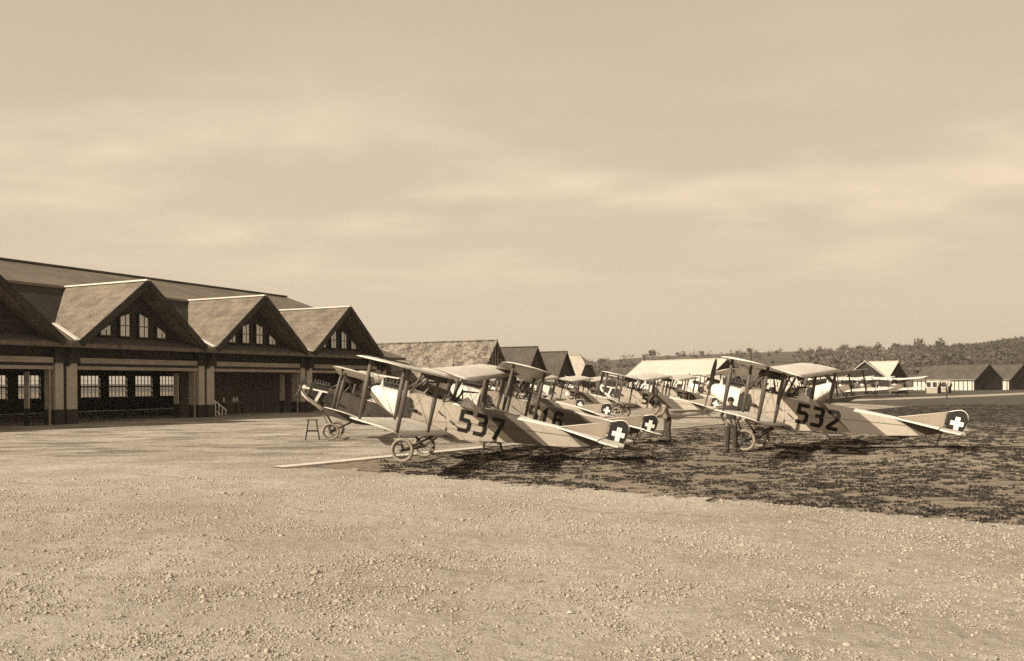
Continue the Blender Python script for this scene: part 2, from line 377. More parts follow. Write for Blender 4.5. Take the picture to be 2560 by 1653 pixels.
def ribbon(name, pts, wd, mat, z, jit=.03):
    pts = [Vector((p[0], p[1], 0)) for p in pts]; P = []
    for a, b in zip(pts, pts[1:]):
        k = max(2, int((b - a).length / .35)); P += [a.lerp(b, i / k) for i in range(k)]
    P.append(pts[-1]); vs = []; n = len(P)
    for i, p in enumerate(P):
        d = (P[min(i + 1, n - 1)] - P[max(i - 1, 0)]).normalized(); s_ = Vector((d.y, -d.x, 0))
        for sg in (-1, 1):
            q = p + s_ * sg * (wd / 2 + random.uniform(-jit, jit)); vs.append((q.x, q.y, gz(q.x, q.y) + z))
    lo = [(x, y, zz - z - .01) for x, y, zz in vs]; m = 2 * n
    return MB().add(vs + lo, [(2 * i, 2 * i + 1, 2 * i + 3, 2 * i + 2) for i in range(n - 1)] + [(2 * i + k, 2 * i + 2 + k, m + 2 * i + 2 + k, m + 2 * i + k) for i in range(n - 1) for k in (0, 1)]).mesh(name, mat)
tag(link('white_ground_strip', ribbon('white_ground_strip', STRIP, .5, M['lime'], .05)), 'whitewashed strip along the gravel edge', kind='structure')
tag(link('dirt_track', ribbon('dirt_track', [(11, 60), (22, 80), (36, 98), (64, 122), (92, 150), (170, 225)], 5, M['track'], .012, .4)), 'pale dirt track across the far field', kind='structure')

yv = [(-21.5, -25.2), (40, -25.2), (90, -420), (-160, -420)]
def h2w(u, v): return (-25.94 + .432 * u + .902 * v, 50 + .902 * u - .432 * v, .02)
tag(link('rear_yard', MB().add([h2w(*p) for p in yv], [(0, 1, 2, 3)]).mesh('rear_yard', M['track'])), 'pale yard behind the hangar', kind='structure')

# gravel stones near the camera: far too many to count
def stones(n):
    u = rng.random(n); Y = 5.6 + 15 * u ** 1.5; X = (rng.random(n) * 2 - 1) * (Y * .66 + .5)
    cl_ = vnoise(X, Y, 1.3, 31) * .6 + vnoise(X, Y, .4, 32) * .4
    ok = grav_inside(X, Y) & (rng.random(n) < np.clip((cl_ - .22) * 2.2, .12, 1)); X, Y, cl_ = X[ok], Y[ok], cl_[ok]; n = len(X)
    r = np.clip(rng.lognormal(-4.95, .48, n), .004, .055) * (1 + (Y - 5) * .035)
    base = np.array([(1, 0, 0), (-.5, .87, 0), (-.5, -.87, 0), (.5, .5, .75), (-.7, .1, .7), (.3, -.6, .72), (0, 0, 1.0)], float)
    tri = np.array([(0, 1, 3), (1, 4, 3), (1, 2, 4), (2, 5, 4), (2, 0, 5), (0, 3, 5), (3, 4, 6), (4, 5, 6), (5, 3, 6)])
    V = base[None] * (1 + (rng.random((n, 7, 3)) - .5) * .7); a = rng.random(n) * 6.283; c, s = np.cos(a), np.sin(a)
    x = V[..., 0] * c[:, None] - V[..., 1] * s[:, None]; y = V[..., 0] * s[:, None] + V[..., 1] * c[:, None]
    V = np.stack([x * r[:, None] * 1.15, y * r[:, None], V[..., 2] * r[:, None] * (.55 + .4 * rng.random((n, 1)))], -1)
    V[..., 0] += X[:, None]; V[..., 1] += Y[:, None]; V[..., 2] += .03 + hgt(X, Y)[:, None] - r[:, None] * .12
    F = (tri[None] + (np.arange(n) * 7)[:, None, None]).reshape(-1, 3)
    return npmesh('loose_gravel', V.reshape(-1, 3), F, M['stone'])
tag(link('loose_gravel', stones(190000)), 'loose stones strewn over the pale apron', 'gravel', kind='stuff')
def tufts(n):
    u = rng.random(n); Y = 8.5 + 70 * u ** 1.5; X = (rng.random(n) * 1.2 - .22) * (Y * .66 + 1)
    d = vnoise(X, Y * 1.2, .8, 21) * .55 + vnoise(X, Y, 5., 23) * .15 + vnoise(X, Y, .33, 22) * .3
    ok = ~grav_inside(X, Y + .1 + rng.exponential(.22, n)) & (d > .22 + .46 * rng.random(n)); X, Y = X[ok], Y[ok]; n = len(X); k = 16
    sz = (.05 + .13 * rng.random(n) ** 1.4) * (1 + .006 * Y)
    a = rng.random((n, k)) * 6.283; rr = np.sqrt(rng.random((n, k))) * sz[:, None]; bx = X[:, None] + np.cos(a) * rr * 1.3; by = Y[:, None] + np.sin(a) * rr * .8
    h = (.012 + .034 * rng.random((n, k))) * (1 + Y[:, None] * .004); wd = .016 + .0009 * Y[:, None] + .012 * rng.random((n, k)); t = rng.random((n, k)) * 6.283
    z = hgt(bx, by) - .005; lean = .07 * (rng.random((n, k, 2)) - .5)
    V = np.stack([np.stack([bx - np.cos(t) * wd, by - np.sin(t) * wd, z], -1), np.stack([bx + np.cos(t) * wd, by + np.sin(t) * wd, z], -1), np.stack([bx + lean[..., 0], by + lean[..., 1], z + h], -1)], 2)
    return npmesh('grass_tufts', V.reshape(-1, 3), np.arange(n * k * 3).reshape(-1, 3), M['tuft'])
tag(link('grass_tufts', tufts(25000)), 'dark tufts of grass across the field', 'grass', kind='stuff')

# hills
PX = [(-2500, 955), (900, 955), (1200, 942), (1400, 910), (1490, 898), (1640, 886), (1700, 882), (1830, 877), (2000, 873), (2100, 875), (2200, 872), (2300, 871), (2360, 872), (2440, 865), (2560, 850), (2800, 826), (3600, 800)]
PXx = np.array([p[0] for p in PX]); PXy = np.array([p[1] for p in PX])
def hill_h(x, y):
    px = 1280 + 2149 * x / np.maximum(y, 1); crest = (960 - .007 * (np.clip(px, 0, 2600) - 1280) - np.interp(px, PXx, PXy)) * 800 / 2149 + 1.5
    t = np.clip((y - 270) / 530, 0, 1); t = t ** 1.15
    return crest * t - np.clip(y - 800, 0, 1e4) * .03 - 1.2 + 1.6 * (vnoise(x, y, 60, 41) - .5) * t
hx = np.arange(-700, 1600, 14.0); hy = np.concatenate([np.arange(262, 830, 9.0), np.arange(830, 1500, 40.0)])
X, Y = np.meshgrid(hx, hy); V = np.stack([X, Y, hill_h(X, Y)], -1).reshape(-1, 3)
i, j = np.meshgrid(np.arange(len(hx) - 1), np.arange(len(hy) - 1)); q = (j * len(hx) + i).ravel()
tag(link('hills', npmesh('hills', V, np.stack([q, q + 1, q + 1 + len(hx), q + len(hx)], 1), M['hill'], True)), 'long meadow hillside behind the airfield', kind='structure')
def crown_np(cx, cy, cz, r, h, k):
    a = rng.normal(size=(k, 3)); a /= np.linalg.norm(a, axis=1)[:, None]; a *= (rng.random((k, 1)) ** .35)
    p = np.stack([cx + a[:, 0] * r, cy + a[:, 1] * r, cz + a[:, 2] * h], -1); s = (r * .34) * (.6 + .8 * rng.random((k, 1, 1)))
    return p[:, None, :] + rng.normal(size=(k, 3, 3)) * s
def in_wood(px, y):
    return (px > 2335) | ((px > 2230) & (y > 560 + (2335 - px) * 2.0))
def scatter_trees(n, f):
    y = 300 + 510 * rng.random(n); px = 1440 + 1350 * rng.random(n); keep = f(px, y); y, px = y[keep], px[keep]
    x = (px - 1280) / 2149 * y; m = len(x); k = 16; r = 1.1 + 1.7 * rng.random(m); h = 1.3 + 2.0 * rng.random(m); z = hill_h(x, y)
    a = rng.normal(size=(m, k, 3)); a /= np.linalg.norm(a, axis=2)[..., None]; a *= rng.random((m, k, 1)) ** .4
    p = np.stack([x[:, None] + a[..., 0] * r[:, None], y[:, None] + a[..., 1] * r[:, None], (z + h * .75)[:, None] + a[..., 2] * h[:, None]], -1)
    T = p[:, :, None, :] + rng.normal(size=(m, k, 3, 3)) * (r * .38)[:, None, None, None]
    return T.reshape(-1, 3)
def dense(px, y): return in_wood(px, y) & ((y > 430) | (px > 2480))
def sparse(px, y):
    c = vnoise(px, y, 38, 51) * .6 + vnoise(px, y, 13, 52) * .4
    return ~in_wood(px, y) & (c > .46) & (y > 400) & (rng.random(len(px)) < np.clip((px - 1990) / 120, .035, .5)) & ((y < 780) | (px > 2000))
T = scatter_trees(30000, dense)
tag(link('hillside_wood', npmesh('hillside_wood', T, np.arange(len(T)).reshape(-1, 3), M['leaf_dark'])), 'dark wood covering the hill on the right', 'wood', kind='stuff')
T = scatter_trees(30000, sparse)
tag(link('hillside_scrub', npmesh('hillside_scrub', T, np.arange(len(T)).reshape(-1, 3), M['leaf_mid'])), 'loose scrub on the slope left of the dark wood', 'scrub', kind='stuff')
# single trees along the crest
RID = [(1632, 3.2, 'lone round tree standing clear on the left of the crest', .7), (1755, 1.9, 'small bush on the crest above the long pale tent roof', .6), (1693, 1.2, 'lowest bush on the left crest', .6), (1875, 2.3, 'square little tree on the crest above the nose-high biplane wing', .7),
       (2110, 3.6, 'first tree of the crest left of the wood', .7), (2150, 2.6, 'broad dark tree where the open crest meets the wood', .8), (2195, 2.9, 'flat-topped tree on the crest beyond the pale tents', .8), (2240, 2.8, 'rounded tree at the middle of the wooded crest', .8),
       (2300, 4.0, 'tallest pointed tree on the wooded crest', 1.25), (2350, 4.3, 'bulky tall tree just before the crest rises to the right', 1.1), (2400, 2.8, 'low tree in the dip of the wooded crest', .8)]
for px, r, lab, asp in RID:
    y = 790.; x = (px - 1280) / 2149 * y; z = float(hill_h(np.array(x), np.array(y)))
    t = empty('tree', (x, y, z - .3), 0, lab, 'tree', 'trees along the hill crest')
    T = np.concatenate([crown_np(0, 0, r * 1.0 * asp + 1.6, r, r * asp, 70), crown_np(r * .45, 0, r * .7 * asp + 1.2, r * .6, r * .6 * asp, 30), crown_np(-r * .5, 0, r * .8 * asp + 1.1, r * .55, r * .6, 30)]).reshape(-1, 3)
    link('crown', npmesh('crown', T, np.arange(len(T)).reshape(-1, 3), M['leaf_mid']), t)
    MB().tube([(0, 0, 0), (.05, 0, 1.4), (0, 0, r * asp + 1.4)], [.3, .24, .1], 6).tube([(0, 0, 1.3), (r * .5, 0, r * .7 + 1.2)], [.14, .05], 5).build('trunk', M['bark'], t)

# ------------------------------------------------------------------ main hangar (local x along the front, y = outward, z up)
HA = empty('hangar', (-25.94, 50, 0), math.atan2(.902, .432), 'long dark timber hangar with three gabled dormers and open bays', 'hangar')
HA.scale = (1, 1, 1)
def hv(u, v, z): return (u, -v, z)     # local frame: +x along front, outward is local -y
U0, U1 = -21.5, 34.3; REAR = -24.0
EAVE = (0.9, 4.72); KNEE = (-3.3, 6.05); BRK = (-7.0, 8.95); RIDGE = (-13.2, 11.15)
def strip_roof(name, prof, u0, u1, mat, th=.18, parent=HA):
    b = MB()
    ring = [hv(u0, v, z) for v, z in prof] + [hv(u0, v, z - th) for v, z in prof[::-1]]
    b.prism(ring, (u1 - u0, 0, 0)); return b.build(name, mat, parent)
strip_roof('upper_roof', [(BRK[0] + .35, BRK[1] - .02), RIDGE], U0 - .3, U1 + .5, M['tile_dim'])
strip_roof('rear_roof', [(RIDGE[0] - .01, RIDGE[1]), (REAR - .6, 5.6)], U0 - .3, U1 + .5, M['tile_dim'])
strip_roof('middle_roof', [KNEE, BRK], U0 - .2, U1 + .2, M['tile_shaded'], .15)
strip_roof('lower_roof', [EAVE, (KNEE[0] + .0, KNEE[1] + .004)], U0 - .2, U1 + .6, M['shingle'], .2)
MB().bar(hv(U0 - .3, RIDGE[0], RIDGE[1] + .06), hv(U1 + .5, RIDGE[0], RIDGE[1] + .06), .32, .14).build('ridge_cap', M['tile_dark'], HA)
# gable end walls, rear wall with windows
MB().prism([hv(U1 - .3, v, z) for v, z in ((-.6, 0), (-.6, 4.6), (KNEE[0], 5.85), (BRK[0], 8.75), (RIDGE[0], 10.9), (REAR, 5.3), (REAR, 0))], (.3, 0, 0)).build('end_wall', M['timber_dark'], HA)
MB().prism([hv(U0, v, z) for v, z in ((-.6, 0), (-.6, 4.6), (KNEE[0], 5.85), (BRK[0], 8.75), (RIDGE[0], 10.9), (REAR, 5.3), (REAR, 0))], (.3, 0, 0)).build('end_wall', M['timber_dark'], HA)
MB().span(hv(U0, -.4, .0), hv(U1, REAR + .3, .02)).build('floor', M['interior'], HA)
win_c = [14.4 + 2.98 * k for k in range(-8, 6)]
b = MB(); zb, zt = 1.15, 3.3; edges = [U0 + .3]
for c in win_c: edges += [c - 1.0, c + 1.0]
edges.append(U1 - .3)
for a, c in zip(edges[0::2], edges[1::2]): b.span(hv(a, REAR + .3, 0), hv(c, REAR, 5.25))
for c in win_c:
    b.span(hv(c - 1, REAR + .3, 0), hv(c + 1, REAR, zb)); b.span(hv(c - 1, REAR + .3, zt), hv(c + 1, REAR, 5.25))
b.build('rear_wall', M['timber_mid'], HA)
wf = MB(); wp = MB()
for k in range(6):
    t = -1 + 2 * k / 5; tk = .09 if k in (0, 5) else .035
    wf.span((t - tk / 2, -.05, zb), (t + tk / 2, .05, zt))
for z in (zb + .05, zb + .55, zb + 1.06, zb + 1.6, zt - .05): wf.span((-1, -.046, z - (.05 if z in (zb + .05, zt - .05) else (.06 if abs(z - zb - 1.06) < .01 else .012))), (1, .046, z + (.05 if z in (zb + .05, zt - .05) else (.06 if abs(z - zb - 1.06) < .01 else .012))))
wp.span((-1, -.006, zb), (1, .006, zt))
wfm, wpm = wf.mesh('window', M['timber_dark']), wp.mesh('pane', M['clear'])
for c in win_c:
    o = link('window', wfm, HA, Matrix.Translation(hv(c, REAR + .15, 0))); link('pane', wpm, o)
# front: piers, beams, doors
BAYS = [-10.85, 0.0, 10.85, 21.6, 32.3]
for k, u in enumerate(BAYS):
    for (a, c) in ((-.68, -.16), (.06, .74)):
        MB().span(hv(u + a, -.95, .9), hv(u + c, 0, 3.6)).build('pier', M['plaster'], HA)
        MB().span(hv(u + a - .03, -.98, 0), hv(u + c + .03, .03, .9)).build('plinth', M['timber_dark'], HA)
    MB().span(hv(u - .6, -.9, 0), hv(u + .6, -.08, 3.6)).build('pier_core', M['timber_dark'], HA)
    br = MB().span(hv(u - .8, -.9, 3.6), hv(u + .86, .12, 4.5)); br.prism([hv(u - .1, .12, 3.4), hv(u - .1, .12, 4.35), hv(u - .1, .8, 4.5)], (.26, 0, 0)); br.build('bracket', M['timber_dark'], HA)
    if k + 1 < len(BAYS):
        a, c = u + .9, BAYS[k + 1] - .84
        MB().span(hv(a, -.3, 3.6), hv(c, .05, 3.92)).build('lintel', M['beam'], HA)
        MB().span(hv(a, -.32, 3.42), hv(c, -.06, 3.6)).build('lintel_groove', M['timber_dark'], HA)
        MB().span(hv(u + .76, -.3, 3.22), hv(BAYS[k + 1] - .78, .02, 3.42)).build('door_beam', M['beam'], HA)
        MB().span(hv(BAYS[k + 1] - .98, -.2, 0), hv(BAYS[k + 1] - .90, -.1, 3.22)).build('door_post', M['beam'], HA)
        MB().span(hv(BAYS[k + 1] - 1.7, -1.3, .0), hv(BAYS[k + 1] - 1.62, -.9, 1.0)).span(hv(BAYS[k + 1] - 1.7, -1.3, 1.0), hv(BAYS[k + 1] - 1.62, -.9, 3.1), 1).build('inner_post', [M['timber_dark'], M['plaster']], HA)
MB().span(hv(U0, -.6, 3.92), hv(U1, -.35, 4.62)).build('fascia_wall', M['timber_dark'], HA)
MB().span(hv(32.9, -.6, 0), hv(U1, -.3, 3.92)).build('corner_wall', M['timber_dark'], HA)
MB().bar(hv(U0 - .2, EAVE[0] + .02, EAVE[1] - .12), hv(U1 + .6, EAVE[0] + .02, EAVE[1] - .12), .1, .24).build('eave_board', M['timber_mid'], HA)
bd = MB().span((-.44, -.04, 0), (.44, .04, 4.2)).mesh('board', M['timber_mid'])
u = 13.4
while u < 33.2:
    link('board', bd, HA, Matrix.Translation(hv(u + .45, -5.2 + random.uniform(-.02, .02), .02))); u += .91
# dormers
APZ, DEZ, DHW = 8.85, 4.86, 4.82
kd = (APZ - DEZ) / DHW
def low(v):
    return 0
for uc in (-5.6, 5.05, 15.72, 26.2):
    D = link('dormer', MB().prism([hv(uc - 4.3, -.35, 4.9), hv(uc, -.35, APZ - .55), hv(uc + 4.3, -.35, 4.9)], (0, .14, 0)).mesh('dormer', M['timber_dark']), HA)
    D.name = 'dormer'
    fr = 1.0
    for sg in (-1, 1):
        # roof slope: ridge runs back to the break, eave foot sits in the valley with the lower and middle roofs
        A0 = Vector(hv(uc, fr, APZ)); A1 = Vector(hv(uc, -6.75, APZ)); C = Vector(hv(uc + sg * DHW, fr, DEZ)); Dv = Vector(hv(uc + sg * 3.36, -3.25, APZ - kd * 3.36)); C2 = Vector(hv(uc + sg * DHW, .78, DEZ))
        nrm = Vector((sg * kd, 0, 1)).normalized(); th = .16
        top = [A0, C, C2, Dv, A1]; bb = MB(); bb.prism([p - nrm * th for p in top], nrm * th); bb.build('dormer_roof', M['shingle'], D)
        d1 = (Dv - C2); MB().bar(C2 + Vector((0, 0, .06)) , Dv + Vector((0, 0, .06)), .26, .06).build('valley_flashing', M['lead'], D)
        MB().bar(A0 + Vector((0, -.03, -.14)), C + Vector((0, -.03, -.14)), .08, .42, up=tuple(nrm)).build('barge_board', M['timber_dark'], D)
    MB().bar(hv(uc, fr + .03, APZ + .05), hv(uc, -6.9, APZ + .05), .26, .10).build('ridge_cap', M['lead'], D)
    # little skirt roof below the gable
    MB().prism([hv(uc - 4.5, -.3, 5.22), hv(uc - 4.5, .86, 4.80), hv(uc - 4.5, .86, 4.74), hv(uc - 4.5, -.3, 4.95)], (9.0, 0, 0)).build('skirt_roof', M['tile_dark'], D)
    # windows: two tall ones under an arch, two cut by the slope
    for k, (a, c, za, zc, zm) in enumerate(((-2.6, -1.66, 5.62, 6.2, 0), (-1.18, -.26, 6.6, 6.9, 0), (.26, 1.18, 6.9, 6.6, 0), (1.66, 2.6, 6.2, 5.62, 0))):
        if uc < 0: continue
        a += uc; c += uc; y0 = -.21
        W = MB(); zb2 = 5.32; t = .07
        ring = [(a, zb2), (c, zb2), (c, zc), (a, za)]
        for (p, q) in zip(ring, ring[1:] + ring[:1]): W.bar(hv(p[0], y0 + .03, p[1]), hv(q[0], y0 + .03, q[1]), .09, .09, up=(0, 1, 0))
        W.span(hv((a + c) / 2 - .025, y0 - .01, zb2), hv((a + c) / 2 + .025, y0 + .035, min(za, zc) + .1))
        if k in (1, 2): W.span(hv(a, y0 - .01, 6.0), hv(c, y0 + .03, 6.05))
        Wo = W.build('window', M['timber_dark'], D)
        P = MB(); P.prism([hv(p[0], y0 - .02, p[1]) for p in ring], (0, .02, 0)); P.build('pane', M['glass'], Wo)
        mid = a + (c - a) * .80; zmid = za + (zc - za) * .80
        MB().prism([hv(a + .05, y0, zb2 + .05), hv(mid, y0, zb2 + .05), hv(mid, y0, zmid - .06), hv(a + .05, y0, za - .06)], (0, -.012, 0)).build('blind', M['blind'], Wo)

# ------------------------------------------------------------------ sheds
def shed(name, lab, cat, group, p, rd, Lg, hw, ze, za, roof, wall, gable, over=.35, batten=None, bat_sides=False, hip=0, wins=0, prow=0, chimney=False, gbat=False):
    """p: ground point below the visible gable apex; rd: ridge direction going back"""
    rz = math.atan2(rd[1], rd[0]); o = empty(name, (p[0], p[1], gz(p[0], p[1])), rz, lab, cat, group)
    k = (za - ze) / hw; ov = over; e = hw + ov; zE = ze - k * ov; nr = .14
    for sg in (-1, 1):
        hx_ = hip * 1.4
        top = [Vector((-ov + hx_, 0, za)), Vector((-ov, sg * e * hip * .38, za - k * e * hip * .38)), Vector((-ov + prow, sg * e, zE)), Vector((Lg + ov - prow, sg * e, zE)), Vector((Lg + ov, 0, za))]
        if hip == 0: top.pop(1)
        n_ = Vector((0, sg * k, 1)).normalized(); b = MB(); b.prism([q - n_ * nr for q in top], n_ * nr); b.build('roof', roof, o)
    if hip:
        zz = za - k * e * .38; b = MB(); b.prism([Vector((-ov + 1.4, 0, za + .02)), Vector((-ov, -e * .38, zz + .02)), Vector((-ov, e * .38, zz + .02))], (0, 0, -.12)); b.build('roof_hip', roof, o)
    MB().bar((-ov + hip * 1.4, 0, za + .03), (Lg + ov, 0, za + .03), .28, .1).build('ridge_cap', roof, o)
    for sg in (-1, 1): MB().span((.1, sg * hw - .1, 0), (Lg - .1, sg * hw + .1, ze - .02)).build('wall', wall, o)
    for x in (.0, Lg - .15):
        t = .5 if hip and x == 0 else 0
        g = MB()
        if t: g.prism([(x, -hw, 0), (x, hw, 0), (x, hw, ze - .1), (x, hw * .36, za - k * hw * .36 - .2), (x, -hw * .36, za - k * hw * .36 - .2), (x, -hw, ze - .1)], (.15, 0, 0))
        else: g.prism([(x, -hw, 0), (x, hw, 0), (x, hw, ze - .1), (x, 0, za - .18), (x, -hw, ze - .1)], (.15, 0, 0))
        g.build('gable', gable, o)
    if batten is not None:
        for sg in (-1, 1):
            b = MB(); x = .5
            while x < Lg - .2: b.span((x - .1, sg * (hw + .1) - (.0 if sg > 0 else .05), .0), (x + .1, sg * (hw + .1) + (.05 if sg > 0 else .0), ze - .05)); x += 1.1
            b.build('batten_cladding', batten, o)
    if gbat:
        b = MB(); y = -hw + .3
        while y < hw - .1: b.span((-.05, y - .06, .1), (-.003, y + .06, za - k * abs(y) - .35)); y += .62
        b.build('gable_batten_cladding', M['pale_roof'], o)
    for i in range(wins):
        x = Lg * (i + .5) / wins
        fo = MB().span((x - .45, hw + .1, 1.0), (x + .45, hw + .16, 2.1)).build('window', M['paint_white'], o)
        MB().span((x - .35, hw + .13, 1.1), (x + .35, hw + .18, 2.0)).build('pane', M['glass'], fo)
    if chimney: MB().span((6, -1.2, za - 1.4), (6.7, -.5, za + .5)).build('chimney', M['timber_mid'], o)
    return o
RDH = (-.902, .432)
G = 'barns in a row beyond the hangar'
shed('barn', 'old barn with long patchy tiled roof next to the hangar', 'barn', G, (-1.75, 86.5), RDH, 15.5, 3.5, 2.9, 6.6, M['tile_patchy'], M['timber_mid'], M['timber_dark'], gbat=True)
shed('barn', 'second barn of the row, plain dark tiled roof and dark gable', 'barn', G, (2.8, 102), RDH, 14, 3.5, 2.9, 6.6, M['tile_dark'], M['timber_mid'], M['timber_dark'])
shed('barn', 'third barn of the row, with a chimney on its dark ridge', 'barn', G, (7.3, 118), RDH, 14, 3.5, 2.9, 6.6, M['tile_dark'], M['timber_mid'], M['timber_dark'], chimney=True)
shed('barn', 'farthest barn of the row, pale roof with clipped gable', 'barn', G, (11.5, 132), RDH, 12, 3.9, 3.0, 6.6, M['pale_roof'], M['timber_dark'], M['timber_dark'], hip=1)
RDT = (-.63, .78); G = 'canvas hangars across the field'
shed('canvas_hangar', 'longest canvas hangar, broad white roof behind the parked biplanes', 'hangar', G, (33.9, 136), RDT, 17.5, 3.7, 3.7, 6.0, M['canvas_roof'], M['white_wall'], M['dark_board'], wins=7)
shed('canvas_hangar', 'dark-roofed hangar half hidden behind the upper wing of 532', 'hangar', G, (56.2, 160), RDT, 8, 3.9, 3.2, 6.0, M['tile_dark'], M['white_wall'], M['dark_board'])
shed('canvas_hangar', 'left one of the twin white-roofed hangars near the wood', 'hangar', G, (64.9, 158), (.44, .898), 8, 4.1, 2.6, 6.0, M['canvas_roof'], M['white_wall'], M['dark_board'])  # gable coloured dark for the shade inside an open hangar mouth
shed('canvas_hangar', 'right one of the twin hangars, white roof and big dark gable', 'hangar', G, (72.6, 162), RDT, 5.8, 4.1, 2.6, 6.0, M['canvas_roof'], M['white_wall'], M['dark_board'])
RDB = (-.45, .89); G = 'low barracks at the right edge of the field'
shed('barrack', 'brown-roofed barrack with white boarded wall and dark gable', 'barrack', G, (109.7, 198), RDB, 16, 4.9, 2.5, 6.0, M['tile_dark'], M['white_wall'], M['dark_board'], batten=M['dark_board'])
shed('barrack', 'brown-roofed barrack cut off by the right edge of the picture', 'barrack', G, (119.4, 201), RDB, 16, 4.9, 2.5, 6.0, M['tile_dark'], M['white_wall'], M['dark_board'], batten=M['dark_board'])
G = 'small white huts before the barrack'
shed('hut', 'left one of two little white huts with dark windows', 'hut', G, (75.6, 152), (-.75, .66), 2.0, .9, 1.5, 2.3, M['pale_roof'], M['hut_wall'], M['dark_board'], over=.15, wins=2)
shed('hut', 'right one of two little white huts, nearer the barrack gable', 'hut', G, (79.0, 155), (-.75, .66), 1.6, .8, 1.4, 2.2, M['pale_roof'], M['hut_wall'], M['dark_board'], over=.15, wins=1)

# ------------------------------------------------------------------ biplanes (x forward, y port, z up from the axle)
def halfw(x): return float(np.interp(x, [-5.35, -4.4, -3, -1.2, .6, 1.3, 1.62], [.03, .13, .25, .38, .38, .32, .2]))
def ztop(x): return float(np.interp(x, [-5.35, -4, -2.9, -2.1, -.4, .42, 1.35], [1.62, 1.6, 1.56, 1.51, 1.51, 1.52, 1.46]))
def zbot(x): return float(np.interp(x, [-5.35, -4.9, -3.97, -2.87, -2.1, -.9, .35, .62], [1.50, 1.29, 1.08, .9, .76, .52, .56, .72]))
PM = {}
def fuselage():
    xs = [.6, .35, .1, -.12, -.58, -.82, -1.2, -1.6, -2.1, -2.6, -3.1, -3.6, -4.1, -4.6, -5.0, -5.35]
    b = MB(); n = 9; rows = []
    for x in xs:
        w_, t, bo = halfw(x), ztop(x), zbot(x); crown = .13 * min(1, w_ / .38)
        rows.append([(x, -w_, bo), (x, -w_, (bo + t) / 2), (x, -w_, t), (x, -w_ * .72, t + crown * .62), (x, 0, t + crown), (x, w_ * .72, t + crown * .62), (x, w_, t), (x, w_, (bo + t) / 2), (x, w_, bo)])
    v = [p for r in rows for p in r]; f = []
    for i in range(len(xs) - 1):
        for k in range(n):
            if k in (3, 4) and i in (3, 5): continue            # cockpit openings
            f.append((i * n + k, i * n + (k + 1) % n, (i + 1) * n + (k + 1) % n, (i + 1) * n + k))
    f += [tuple(range(n)), tuple((len(xs) - 1) * n + k for k in range(n))]
    b.add(v, f); return b
PM['fuselage'] = fuselage().mesh('fuselage', M['camo']); PM['fuselage_shaded'] = fuselage().mesh('fuselage', M['camo_shaded'])
c_ = MB()
for x0, x1 in ((-.12, -.58), (-.82, -1.2)):
    c_.add([(x0, -.27, 1.62), (x1, -.27, 1.6), (x1, .27, 1.6), (x0, .27, 1.62), (x0, -.25, 1.0), (x1, -.25, 1.0), (x1, .25, 1.0), (x0, .25, 1.0)], [(0, 1, 5, 4), (1, 2, 6, 5), (2, 3, 7, 6), (3, 0, 4, 7), (4, 5, 6, 7)])
    c_.tube([(x0, -.28, 1.6), (x0 + .03, 0, 1.665), (x0, .28, 1.6), ((x0 + x1) / 2, .29, 1.6), (x1, .28, 1.59), (x1 - .02, 0, 1.65), (x1, -.28, 1.59), ((x0 + x1) / 2, -.29, 1.6), (x0, -.28, 1.6)], .025, 6)
PM['cockpit'] = c_.mesh('cockpit', M['metal_dark'])
def cowling():
    b = MB(); xs = [1.66, 1.62, 1.5, 1.3, 1.0, .6]; n = 14; v = []
    Zt = [1.36, 1.44, 1.5, 1.52, 1.535, 1.53]; Zb = [1.26, 1.16, 1.07, .97, .86, .715]; Wd = [.05, .14, .22, .3, .35, .385]
    for x, t, bo, w_ in zip(xs, Zt, Zb, Wd):
        for k in range(n):
            a = 2 * math.pi * k / n; ca, sa = math.cos(a), math.sin(a); p = .55
            v.append((x, w_ * math.copysign(abs(ca) ** p, ca), (t + bo) / 2 + (t - bo) / 2 * math.copysign(abs(sa) ** p, sa)))
    f = [(i * n + k, i * n + (k + 1) % n, (i + 1) * n + (k + 1) % n, (i + 1) * n + k) for i in range(len(xs) - 1) for k in range(n)] + [tuple(range(n))]
    b.add(v, f, 0, True); b.prism([(1.40, -.1, 1.48), (1.28, -.1, 1.48), (1.33, -.06, 1.76)], (0, .2, 0)); return b
PM['cowling'] = cowling().mesh('cowling', M['cowl'])
def keel():
    b = MB(); pts = [(1.66, 1.3), (1.55, 1.12), (1.3, .98), (1.0, .86), (.6, .70)]
    for sg in (-1, 1): b.tube([(x, sg * .06 * (1 + (1.66 - x) * 4), z) for x, z in pts], [.06, .08, .08, .075, .07], 8)
    b.tube([(1.72, 0, 1.34), (1.6, 0, 1.34), (1.5, 0, 1.30)], [.05, .13, .12], 12); b.bar((1.6, .1, 1.36), (.6, .28, 1.42), .06, .06); b.bar((1.6, -.1, 1.36), (.6, -.28, 1.42), .06, .06)
    b.bar((1.0, .24, .86), (.86, .24, 1.40), .05, .12); b.bar((1.0, -.24, .86), (.86, -.24, 1.40), .05, .12); return b
PM['keel'] = keel().mesh('open_engine_bearer', M['cowl'])
e_ = MB()
e_.span((.55, -.13, 1.5), (1.28, .13, 1.72))
for x in np.linspace(.66, 1.2, 6):
    for sg in (-1, 1): e_.tube([(x, sg * .09, 1.6), (x, sg * .12, 1.8)], .05, 8)
for sg in (-1, 1): e_.tube([(1.2, sg * .17, 1.66), (.6, sg * .19, 1.68), (.35, sg * .3, 1.66)], .035, 8)
PM['engine_block'] = e_.mesh('engine_block', M['engine'])
PM['engine_cover'] = MB().prism([(1.62, -.16, 1.78), (1.62, .16, 1.78), (.84, .2, 1.84), (.84, -.2, 1.84)], (0, 0, .025)).mesh('engine_cover', M['cowl'])
PM['big_engine'] = MB().span((.5, -.2, 1.0), (1.35, .2, 1.62)).mesh('bare_engine', M['engine'])
